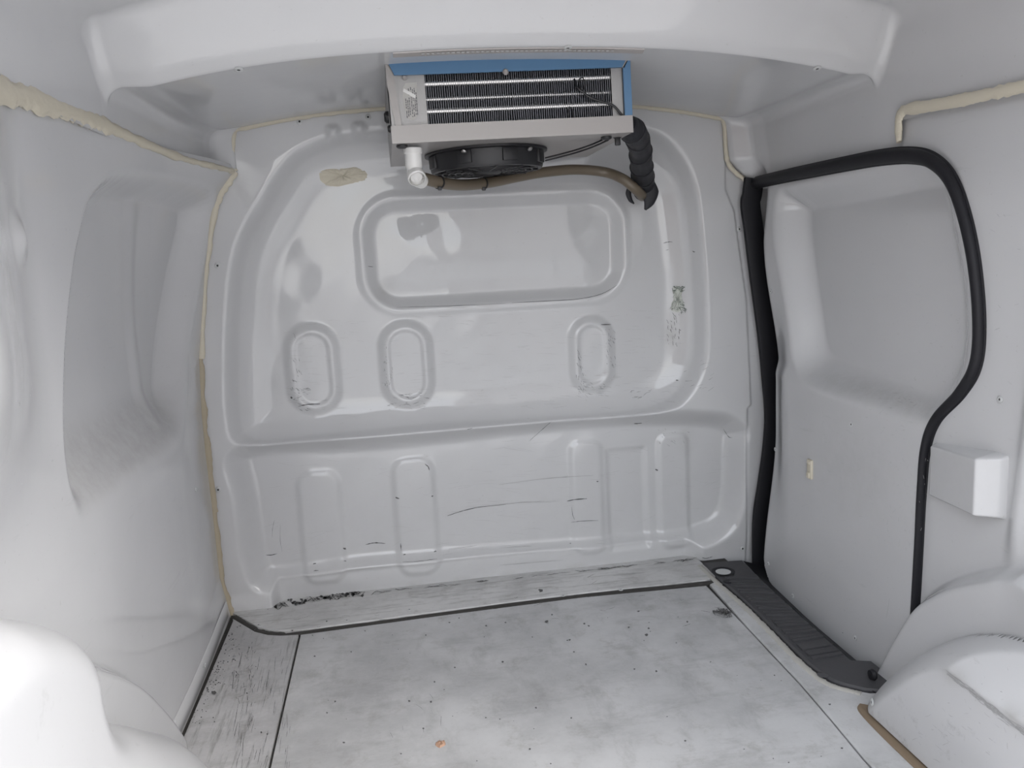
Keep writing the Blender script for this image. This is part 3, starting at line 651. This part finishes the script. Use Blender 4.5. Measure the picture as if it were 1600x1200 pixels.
mb = MB(); mb.sweep(P + np.array([-.012, -.008, 0]), .016 + .002 * r_.normal(0, 1, len(P)), .005, (0, 0, 1), 8)
o = child(mb.build('sealant_edge', mat('grey_edge_sealant', (.40, .39, .36), .7, bump=.8, bscale=50)), st)

# ------------------------------------------------------------------ wheel boxes
def wheelbox(prof, wallx, sgn, depth, r, name, label, z0=0.0, crease=None, m=M_box):
    poly = catmull(np.array(prof, float), 6); poly = np.vstack([poly, [(-2.2, poly[-1, 1]), (-2.2, -.3), (poly[0, 0], -.3)]])
    y = np.linspace(YB, prof[0][0] + .03, 170); z = np.linspace(z0, max(p[1] for p in prof) + .03, 110); Y_, Z_ = np.meshgrid(y, z, indexing='ij')
    d = sdpoly(Y_, Z_, poly); t = np.clip(-d / r, 0, 1)
    off = depth * np.sqrt(np.clip(1 - (1 - t) ** 2, 0, 1))
    if crease is not None: off = crease(off, Y_, Z_, d)
    off = off + .0015 * wav(Y_, Z_, 2.5, 17)
    X_ = wallx + sgn * (off - .012)
    dirt = .18 * S((.10 - Z_) / .1)
    return X_, Y_, Z_, d, dirt
# left: low nose and taller hump behind it
PL = [(-.672, -.03), (-.690, .0), (-.735, .062), (-.790, .118), (-.850, .172), (-.910, .215), (-.975, .262), (-1.04, .306), (-1.095, .340), (-1.125, .372), (-1.137, .41), (-1.142, .455), (-1.178, .508), (-1.256, .556), (-1.34, .585), (-1.545, .600)]
X_, Y_, Z_, d, dirt = wheelbox(PL, -.455, 1, .105, .07, 'wheel_arch', '')
wl = grid('wheel_arch', X_, Y_, Z_, M_box, attrs={'wear': .25 + 0 * Y_, 'dirt': dirt}, keep=(d < .008) & (X_ > XL(Y_, Z_) - .006), flip=True)
tag(wl, 'smooth white stepped wheel arch bulging from the left wall', 'wheel arch')
# right
PR = [(-.738, -.03), (-.760, .0), (-.798, .06), (-.848, .12), (-.908, .178), (-.978, .227), (-1.06, .265), (-1.15, .290), (-1.3, .31), (-1.545, .315)]
def cr(off, Y, Z, d):
    lim = .150 - .85 * np.maximum(0, Z - .205) - .01 * S((Z - .1) / .1)
    return np.minimum(off, np.maximum(lim, 0)) - .0 * off
X_, Y_, Z_, d, dirt = wheelbox(PR, .985, -1, .155, .085, 'wheel_arch', '', .012, cr)
cre = np.exp(-((Z_ - .20 + .02 * (Y_ + 1.1)) / .014) ** 2) * S((-1.0 - Y_) / .06) * .5
dirt = np.maximum(dirt, cre * np.clip(.6 + wav(Y_, Z_, 9, 6), 0, 1))
wr = grid('wheel_arch', X_, Y_, Z_, M_box, attrs={'wear': .40 + 0 * Y_, 'dirt': dirt}, keep=(d < .008) & (X_ < XRW(Y_, Z_) + .006))
tag(wr, 'scuffed white wheel arch cover standing on the floor at the right wall', 'wheel arch')
BX = table(YB, PR[0][0] + .03, .012, max(p[1] for p in PR) + .03, X_)
k = Marks(lambda a, b: hit(a, b, 0, BX, 20, .86), 0, -1)
for _ in range(70):
    t = rng.uniform(0, 1) ** .8; a, b = 1480 + 122 * t, 1050 + 97 * t + rng.normal(0, 3); k.add([(a - 8, b - 6), (a, b + rng.normal(0, 1)), (a + 9, b + 7)], rng.uniform(.8, 3))
k.scatter(1400, 1590, 1040, 1180, 40, 10, 50, .8, .7); k.scatter(1420, 1560, 1090, 1190, 20, 14, 38, .8, .1)
k.build('scuff_marks', M_scuff2, wr)
mb = MB(); P = [(.858, -.805, .004), (.844, -.83, .005), (.838, -.95, .006), (.838, -1.2, .006), (.84, YB + .01, .005)]
mb.sweep(catmull([(a + .006, b, c - .002) for a, b, c in P], 6), .022, .008, (0, 0, 1), 8, flat=True); o = mb.build('base_strip', M_wood, wr); o['label'] = 'brown plywood edge showing under the cover'
RVs = at(1352, 1110, 0, .85); rivet((.853, -.845, .035), (-1, .25, .1), wr, 1.0, 'screw')
gp = at(1357, 1062, 0, .965); mb = MB(); mb.lathe([(.001, 0), (.010, 0), (.012, .004), (.010, .010), (.001, .011)], 12, Matrix.Translation(Vector((.93, -.735, .022))) @ Matrix.Rotation(D2(-90), 4, 'Y'), cap=False)
mb.build('end_plug', M_rub, wr)

# moulded latch cover on the right wall
lc = [at(a, b, 0, .985)[1:] for a, b in [(1466, 697), (1566, 716), (1567, 815), (1466, 778)]]
y0, y1 = -.800, -.985
yy = np.linspace(y1 - .006, y0 + .006, 80); tt = np.linspace(0, 1, 80); Yg, Tg = np.meshgrid(yy, tt, indexing='ij')
f = (Yg - y0) / (y1 - y0)
ztop = .520 + .018 * f; zbot = .415 + .012 * f
Zg = zbot - .012 + (ztop - zbot + .030) * Tg
pk = float(np.clip((at(1519, 745, 0, .950)[1] - y0) / (y1 - y0), .3, .85)); rid = np.where(f < pk, .022 + .026 * f / pk, .048 - .030 * (f - pk) / (1 - pk))
e = np.minimum(S((f + .02) / .05), S((1.02 - f) / .05)) * S((Zg - zbot + .008) / .012) * S((ztop + .006 - Zg) / .016)
Xg = 1.004 - .048 * 0 - e * rid * 1.15 + .010
lat = grid('latch_cover', Xg, Yg, Zg, M_side, wall_right, attrs={'wear': .5 + 0 * Yg, 'dirt': .08 + 0 * Yg})
lat['label'] = 'small wedge shaped moulded cover'

# broken latch remnant on the door
p = fd(1267, 733); mb = MB(); mb.box(-.006, .002, -.010, .010, -.024, .024, .002); mb.box(-.010, -.004, -.006, .006, -.022, -.008, .002); mb.box(-.008, -.004, -.008, .008, .012, .022, .002)
o = mb.build('latch_remnant', M_seal, door); o.location = p; o['label'] = 'small cream broken latch plate'

# ------------------------------------------------------------------ mounting strip under the header
mb = MB(); z_ = float(ZA(np.array(.28)))
sp = [(q, HY + .004, float(ZC(np.array([q]), np.array([HY]))[0]) - .004) for q in np.linspace(.045, .525, 14)]
mb.sweep(sp, .016, .005, (0, -.3, -1), 8, flat=True); ms = mb.build('mounting_strip', M_alu2); tag(ms, 'thin pale metal mounting strip along the header above the cooling unit', 'strip')
h0 = None
for i in range(40):
    q = .10 + .36 * i / 39
    if h0 is None: mb = MB(); mb.box(-.0028, .0028, -.002, .002, -.0008, .0008); h0 = mb.build('slot', M_scuff2); o = h0
    else: o = h0.copy(); C.objects.link(o)
    o.parent = ms; o.location = (q, HY - .005, float(ZC(np.array([q]), np.array([HY]))[0]) - .0085)

# ------------------------------------------------------------------ ceiling cooling unit
CU = empty('cooling_unit', (.287, -.25, 1.150)); CU.rotation_euler = (0, D2(-1.0), 0)
tag(CU, 'silver ceiling cooling unit with finned coil, blue film edges and black fan', 'cooling unit')
hw, fy, by, H = .2525, -.200, .195, .150
part = lambda mb, name, m, parent=CU, **k_: mb.build(name, m, parent, **k_)
mb = MB(); mb.box(-hw, hw, fy + .004, by, -.003, .0); mb.box(-hw, hw, fy, fy + .003, -.004, .031); mb.box(-hw + .001, hw - .001, by - .003, by, 0, .02)
part(mb, 'drain_tray', M_alu2, smooth=False)
mb = MB(); mb.box(-hw, hw, fy + .01, by, H - .002, H); part(mb, 'top_sheet', M_alu, smooth=False)
mb = MB(); mb.box(-hw, hw, by - .003, by - .001, .0, H); part(mb, 'back_sheet', M_alu, smooth=False)
for s, n_ in ((-1, 'side_sheet'), (1, 'side_sheet')):
    mb = MB(); a, b = sorted((s * hw, s * (hw - .002))); mb.box(a, b, fy + .006, by, .0, H)
    if s < 0: mb.box(-hw, -hw + .020, fy + .006, fy + .008, .031, H)           # folded front flange
    part(mb, n_, M_alu, smooth=False)
def quad(name, pts, th, m):                             # thin bar seen from the front, pts in (x, z)
    mb = MB(); n = len(pts); V = [(a, fy + .001, b) for a, b in pts] + [(a, fy + .001 + th, b) for a, b in pts]
    mb.add(V, [tuple(range(n))] + [tuple(range(n, 2 * n))[::-1]] + [(k_, (k_ + 1) % n, n + (k_ + 1) % n, n + k_) for k_ in range(n)])
    return part(mb, name, m, smooth=False)
quad('blue_film_strip', [(-hw + .006, H + .002), (hw - .003, H + .002), (hw - .018, H - .022), (-hw + .016, H - .022)], .006, M_blue)['label'] = 'blue film on the top frame edge'
quad('blue_film_strip', [(hw, H), (hw, .031), (hw - .016, .031), (hw - .016, H - .022)], .006, M_blue)['label'] = 'blue film on the right frame edge'
quad('frame_edge', [(-hw, H + .001), (-hw + .003, H + .001), (-hw + .015, H - .024), (-hw + .022, .031), (-hw + .010, .031), (-hw, H - .04)], .005, M_alu2)
quad('frame_mitre', [(hw - .003, H + .003), (hw + .001, H + .001), (hw - .014, H - .024), (hw - .018, H - .022)], .004, M_alu2)
# coil
cx0, cx1, cf, cb = -hw + .076, hw - .040, fy + .014, fy + .20
mb = MB(); mb.box(-hw + .017, cx0, cf - .003, cf - .001, .018, H - .012); part(mb, 'coil_end_plate', M_alu, smooth=False)
ep = CU.children[-1]
mb = MB(); mb.box(cx1, cx1 + .024, cf - .003, cf - .001, .018, H - .012); part(mb, 'coil_end_plate', M_alu, smooth=False)
mb = MB(); mb.box(cx0 - .002, cx1 + .002, cf + .012, cb, .004, H - .004); part(mb, 'coil_core', M_dark, smooth=False)
mb = MB(); nf = 84; r_ = np.random.default_rng(4)
for i in range(nf):
    q = cx0 + (cx1 - cx0) * (i + .5) / nf; n = 9; zz = np.linspace(.014, H - .008, n)
    bend = r_.normal(0, .00025, n).cumsum() * .4 + (.0022 * math.sin(i * .35) * (zz < .055) * (zz - .055) / -.04 if i < 46 else 0)
    V = [];
    for k_ in range(n): V += [(q + bend[k_] - .00035, cf, zz[k_]), (q + bend[k_] + .00035, cf, zz[k_]), (q + bend[k_] + .00035, cf + .014, zz[k_]), (q + bend[k_] - .00035, cf + .014, zz[k_])]
    mb.add(V, [(4 * k_ + j, 4 * k_ + (j + 1) % 4, 4 * k_ + 4 + (j + 1) % 4, 4 * k_ + 4 + j) for k_ in range(n - 1) for j in range(4)])
o = part(mb, 'fin_stack', M_fin, smooth=False); o['kind'] = 'stuff'
for zc, rr, dy in ((.113, .0066, .0075), (.083, .0045, .010), (.059, .0062, .0075), (.030, .0035, .011)):
    mb = MB(); mb.sweep([(cx0 - .001, cf + dy, zc), ((cx0 + cx1) / 2, cf + dy, zc), (cx1 + .001, cf + dy, zc)], 2 * rr, 2 * rr, (0, 0, 1), 14); part(mb, 'coil_tube', M_steel)
# rating label
lx, lz = -hw + .045, .078
mb = MB(); n = 20; pts = []
hx, hz = .0125, .036
for a in np.linspace(0, math.pi, 10): pts.append((lx + hx * math.cos(a), lz - hz + .01 - .010 * math.sin(a)))
pts = [(lx + hx, lz - hz + .012)] + [(lx + hx * math.cos(a) * .9, lz - hz + .012 - .012 * math.sin(a)) for a in np.linspace(.1, math.pi - .1, 8)] + [(lx - hx, lz - hz + .014), (lx - hx - .003, lz - .004), (lx - hx - .002, lz + hz - .010), (lx - hx + .005, lz + hz), (lx + hx + .002, lz + hz + .001)]
V = [(a, cf - .0036, b) for a, b in pts] + [(a, cf - .0030, b) for a, b in pts]; n = len(pts)
mb.add(V, [tuple(range(n)), tuple(range(n, 2 * n))[::-1]] + [(k_, (k_ + 1) % n, n + (k_ + 1) % n, n + k_) for k_ in range(n)])
lab = part(mb, 'rating_label', M_paper, smooth=False); lab['label'] = 'torn worn rating label with rows of small print turned sideways'
mb = MB(); r_ = np.random.default_rng(11)
for cxx in (-.010, -.0065, -.003, .0015, .005, .0085, .0115):
    zz = lz - hz + .004 + r_.uniform(0, .006)
    top = lz + hz - .008 - r_.uniform(0, .012) if cxx > -.004 else lz + .004
    while zz < top:
        l = r_.uniform(.0015, .006); 
        if r_.random() < .82: mb.box(lx + cxx - .0008, lx + cxx + .0009, cf - .0040, cf - .0036, zz, zz + l)
        zz += l + .0012
o = part(mb, 'label_print', M_ink, lab, smooth=False); o['kind'] = 'stuff'
mb = MB(); V = [(lx - .014, cf - .0042, lz + .020), (lx + .009, cf - .0042, lz + .006), (lx + .011, cf - .0042, lz + .012), (lx - .012, cf - .0042, lz + .026)]; V += [(a, b + .0004, c) for a, b, c in V]
mb.add(V, [(0, 1, 2, 3), (7, 6, 5, 4), (0, 1, 5, 4), (1, 2, 6, 5), (2, 3, 7, 6), (3, 0, 4, 7)]); part(mb, 'torn_strip', M_pvc, lab, smooth=False)
# screws and plugs
def knob(pos, r, h_, nrm, name, m, parent=CU):
    mb = MB(); mb.lathe([(.0003, h_), (r * .6, h_), (r * .95, h_ * .6), (r, .0)], 16, Matrix.Translation(Vector(pos)) @ Vector(nrm).to_track_quat('Z', 'Y').to_matrix().to_4x4(), cap=False); return part(mb, name, m, parent)
knob((-.012, fy - .001, H - .024), .0062, .005, (0, -1, 0), 'screw', M_alu2)
knob((-hw + .036, cf - .006, H - .026), .005, .004, (0, -1, 0), 'screw', M_alu2)
knob((-hw + .020, fy + .030, -.004), .012, .006, (0, 0, -1), 'rubber_plug', M_blk)
knob((hw - .045, fy + .050, -.004), .012, .006, (0, 0, -1), 'rubber_plug', M_blk)
knob((-hw, fy + .10, .065), .013, .010, (-1, 0, 0), 'side_knob', M_blk)
knob((-hw, fy + .03, .030), .008, .006, (-1, 0, 0), 'side_knob', M_blk)
# fan
fcx, fcy, fr_ = -.035, .012, .130
mb = MB(); T_ = Matrix.Translation((fcx, fcy, 0))
nseg = 48
mb.lathe([(.142, -.004), (.142, -.008), (.133, -.010), (.130, -.040), (.127, -.046), (.119, -.047), (.119, -.010), (.119, -.004)], nseg, T_, cap=False)
fan = part(mb, 'fan_shroud', M_blk)
for k_ in range(8):
    a = 2 * math.pi * (k_ + .35) / 8; mb = MB(); mb.box(.126, .135, -.018, .018, -.038, -.010, .002)
    o = part(mb, 'shroud_lug', M_blk, fan); o.matrix_basis = T_ @ Matrix.Rotation(a, 4, 'Z')
for k_ in range(12):
    a = 2 * math.pi * k_ / 12; mb = MB(); mb.box(.030, .122, -.0022, .0022, -.049, -.044, .0008)
    o = part(mb, 'grille_spoke', M_blk, fan); o.matrix_basis = T_ @ Matrix.Rotation(a + .05, 4, 'Z')
for rr in (.045, .060, .075, .090, .105):
    mb = MB(); mb.lathe([(rr - .0016, -.0445), (rr + .0016, -.0445), (rr + .0016, -.0485), (rr - .0016, -.0485), (rr - .0016, -.0445)], 40, T_, cap=False); part(mb, 'grille_ring', M_blk, fan)
mb = MB(); mb.lathe([(.0005, -.052), (.030, -.052), (.036, -.048), (.036, -.010)], 28, T_, cap=False); part(mb, 'fan_hub', M_blk, fan)
for k_ in range(7):
    mb = MB(); V = []
    for r0, t in ((.034, 0), (.112, .25)):
        for dz, da in ((-.012, -.16), (-.034, .22)):
            V.append((r0 * math.cos(da + t), r0 * math.sin(da + t), dz)); 
    V += [(a, b, c + .0015) for a, b, c in V]
    mb.add(V, [(0, 1, 3, 2), (4, 6, 7, 5), (0, 2, 6, 4), (1, 5, 7, 3), (0, 4, 5, 1), (2, 3, 7, 6)]); o = part(mb, 'fan_blade', M_blk, fan); o.matrix_basis = T_ @ Matrix.Rotation(2 * math.pi * k_ / 7, 4, 'Z')
for a in (-118, -52): 
    t = D2(a); knob((fcx + .1355 * math.cos(t), fcy + .1355 * math.sin(t), -.013), .006, .004, (math.cos(t) * .6, math.sin(t) * .6, -.8), 'screw', M_steel, fan)
knob((fcx - .02, fcy + .02, -.0525), .013, .002, (0, 0, -1), 'hub_cap', M_blk, fan)
# black sensor cable lying on the coil
P = catmull([(.135, cf + .004, .112), (.137, cf - .010, .092), (.150, cf - .012, .080), (.165, cf - .013, .069), (.190, cf - .013, .060), (.212, cf - .012, .052), (.226, cf - .010, .038), (.236, cf - .006, .028)], 8)
mb = MB(); mb.sweep(P, .0052, .0052, (0, -1, 0), 8); part(mb, 'sensor_cable', M_blk)
for q, zc in ((.150, .100), (.122, .040)):
    mb = MB(); a = np.linspace(0, 2 * math.pi, 18); mb.sweep(np.stack([q + .006 * np.cos(a), np.full(18, cf - .002), zc + .013 * np.sin(a)], 1), .0022, .0022, (0, 1, .001), 6, cap=False); part(mb, 'cable_loop', M_blk)

# white elbow, hose, wrapped sleeve and fan lead
el = empty('drain_elbow', (.077, -.400, 1.094)); tag(el, 'white plastic drain elbow under the left front of the cooling unit', 'pipe fitting')
mb = MB(); mb.lathe([(.0135, .044), (.0195, .044), (.0195, .034), (.0178, .032), (.0178, .006), (.0150, .000), (.0150, -.012)], 24, None, cap=False); mb.build('socket', M_pvc, el)
P = np.array([(0, 0, -.002), (.001, .002, -.010), (.004, .010, -.016), (.010, .020, -.019), (.016, .030, -.020)]); mb = MB(); mb.sweep(catmull(P, 4), .031, .031, (0, 0, 1.), 18); mb.build('bend', M_pvc, el)
mb = MB(); mb.lathe([(.0135, -.003), (.0190, -.003), (.0200, .002), (.0190, .010), (.0165, .012)], 24, Matrix.Translation((.003, -.006, -.012)) @ Vector((.12, -.75, -.65)).to_track_quat('Z', 'Y').to_matrix().to_4x4(), cap=False); mb.build('collar', M_pvc, el)
mb = MB(); mb.lathe([(.0003, .005), (.0120, .004), (.0150, .000), (.0165, -.004)], 24, Matrix.Translation((.003, -.008, -.0135)) @ Vector((.12, -.75, -.65)).to_track_quat('Z', 'Y').to_matrix().to_4x4(), cap=False); mb.build('end_cap', M_pvc, el)
hp = [(.082, -.392, 1.077), *[tuple(at(a, b, 1, c)) for a, b, c in [(662, 279, -.36), (690, 286, -.31), (725, 289, -.24), (765, 285, -.17), (810, 276, -.11), (850, 269, -.08), (900, 265, -.06), (945, 269, -.055), (972, 279, -.080), (988, 291, -.085), (999, 301, -.070), (1003, 306, -.030), (1004, 307, .06)]]]
hz_ = empty('drain_hose', (.3, -.1, 1.07)); tag(hz_, 'brown rubber drain hose sagging from white elbow to the bulkhead', 'hose')
P = catmull(hp, 8); mb = MB(); mb.sweep(P, .026, .026, (0, -.4, 1), 16); child(mb.build('hose', M_hose), hz_)
for a, b, c in ((685, 285, -.32), (757, 287, -.185)):
    q = at(a, b, 1, c); i = int(np.argmin(np.linalg.norm(P - q, axis=1))); T = P[i + 1] - P[i - 1]
    mb = MB(); mb.lathe([(.0135, -.002), (.0150, -.002), (.0150, .002), (.0135, .002)], 18, Matrix.Translation(Vector(P[i])) @ Vector(T).to_track_quat('Z', 'Y').to_matrix().to_4x4(), cap=False); mb.box(P[i][0] - .004, P[i][0] + .004, P[i][1] - .017, P[i][1] - .009, P[i][2] - .018, P[i][2] - .010, .001)
    child(mb.build('cable_tie', M_blk), hz_)
sl = empty('pipe_sleeve', (.66, -.15, 1.12)); tag(sl, 'pipe bundle wrapped in black tape, curving from cooling unit into bulkhead', 'pipe')
sp = [tuple(at(a, b, 1, c)) for a, b, c in [(979, 195, -.37), (986, 202, -.35), (994, 212, -.30), (1000, 232, -.22), (1002, 255, -.15), (1004, 272, -.085), (1006, 288, -.030), (1006, 298, .03)]]
P = catmull(sp, 14); n = len(P); i_ = np.arange(n); wv = .054 + .0012 * np.sin(i_ * .55) + np.interp(i_, [0, 15, 40, n], [-.010, .002, 0, .004])
mb = MB(); mb.sweep(P, wv, wv, (1, -.2, .2), 20); child(mb.build('taped_bundle', M_tape), sl)
for k_, (i0, tl_) in enumerate(((18, .3), (32, -.3), (46, .35), (60, -.2), (72, .3))):
    a = np.linspace(0, 2 * math.pi, 30); T = P[i0 + 1] - P[i0 - 1]; Mx = Vector(T).to_track_quat('Z', 'Y').to_matrix(); r0 = wv[i0] / 2 + .0008
    ring = np.array([np.array(P[i0]) + np.array(Mx @ Vector((r0 * math.cos(t), r0 * math.sin(t), r0 * tl_ * math.sin(t + k_)))) for t in a])
    mb = MB(); mb.sweep(ring, .0030, .0018, T, 6, cap=False); child(mb.build('tape_fold', M_tape), sl)
for pts, w in (([(1014, 282, -.05), (1018, 300, -.045), (1014, 316, -.04), (1008, 328, -.035)], [.024, .040, .030, .006]), ([(984, 292, -.05), (982, 302, -.045), (985, 312, -.04), (990, 318, -.035)], [.012, .016, .012, .004])):
    q = catmull([tuple(at(*p[:2], 1, p[2])) for p in pts], 6); mb = MB(); mb.sweep(q, np.interp(np.linspace(0, 1, len(q)), np.linspace(0, 1, 4), w), .008, (0, -1, 0), 10); child(mb.build('tape_flap', M_tape), sl)
mb = MB(); q = at(965, 217, 1, -.38); mb.box(q[0] - .006, q[0] + .006, q[1] - .004, q[1] + .004, q[2] - .014, q[2] + .004, .002); mb.sweep([(q[0] - .010, q[1], q[2] + .006), tuple(q), (q[0] + .016, q[1], q[2] + .012)], .007, .005, (0, -1, 0), 8); child(mb.build('tie_knot', M_blk), sl)
fw = empty('fan_lead', (.45, -.3, 1.12)); tag(fw, 'thin black two wire lead from fan to the right corner of cooling unit', 'cable')
for dz in (0, .006):
    q = catmull([tuple(np.array(at(a, b, 1, c)) + np.array([0, 0, dz])) for a, b, c in [(852, 251, -.26), (880, 244, -.28), (905, 237, -.31), (930, 228, -.34), (950, 219, -.38)]], 6)
    mb = MB(); mb.sweep(q, .0038, .0038, (0, -1, .3), 8); child(mb.build('wire', M_blk), fw)

# small things on the floor
V, Fs = blobmesh(lambda a, b: at(a, b, 2, .001), 2, 1, [(680, 1163), (684, 1159), (690, 1160), (695, 1158), (696, 1163), (691, 1166), (686, 1168)], .003, .0016, 3)
tag(mesh_from('dry_leaf', V, Fs, M_leaf, None, True), 'tiny crumpled orange brown leaf scrap lying on the white floor', 'leaf')

# ------------------------------------------------------------------ outside, behind the open rear doors
mb = MB(); mb.box(-30, 30, -40, 30, -.70, -.62); gnd = mb.build('ground', M_gnd, smooth=False); tag(gnd, 'pale concrete yard under the van', 'ground', kind='structure')
mb = MB(); mb.box(-.60, 1.18, YB, .22, 1.52, 1.54); mb.box(-.62, -.60, YB, .22, -.3, 1.54); mb.box(1.18, 1.20, YB, .22, -.3, 1.54); mb.box(-.62, 1.20, .20, .22, -.3, 1.54); mb.box(-.62, 1.20, YB, .22, -.3, -.28)
tag(mb.build('exterior_body', mat('white_van_paint', (.7, .7, .72), .3), smooth=False), 'outer white van body skin around the load bay', 'van body', kind='structure')
M_plaster = mat('plaster', (.66, .63, .62), .8, bump=.2, bscale=30); M_blocker = mat('dark_blocker_brick', (.16, .11, .09), .8, bump=.5, bscale=12)
for (x0, x1, y0, y1, h_, m_, t_) in [(2.0, 24, -19, -11, 7.0, M_plaster, 'sunlit pale plaster building across the yard behind the van'), (-12, -5.0, -30, 8, 2.2, M_blocker, 'added dark brick building, unseen on the left, dimming the light from there')]:  # left building is added out of view to block light from that side
    mb = MB(); mb.box(x0, x1, y0, y1, -.62, h_); mb.box(x0 - .3, x1 + .3, y0 - .3, y1 + .3, h_, h_ + .25)
    tag(mb.build('exterior_building', m_, smooth=False), t_, 'building', kind='structure')
mb = MB(); mb.box(-.62, -.44, YB - .03, YB, -.30, 1.54); mb.box(.94, 1.20, YB - .03, YB, -.30, 1.54); mb.box(-.44, .94, YB - .03, YB, 1.40, 1.54); mb.box(-.44, .94, YB - .03, YB, -.30, -.02)
tag(mb.build('trim_1', bpy.data.materials['white_van_paint'], smooth=False), 'white metal frame of the rear door opening', 'trim', kind='structure')
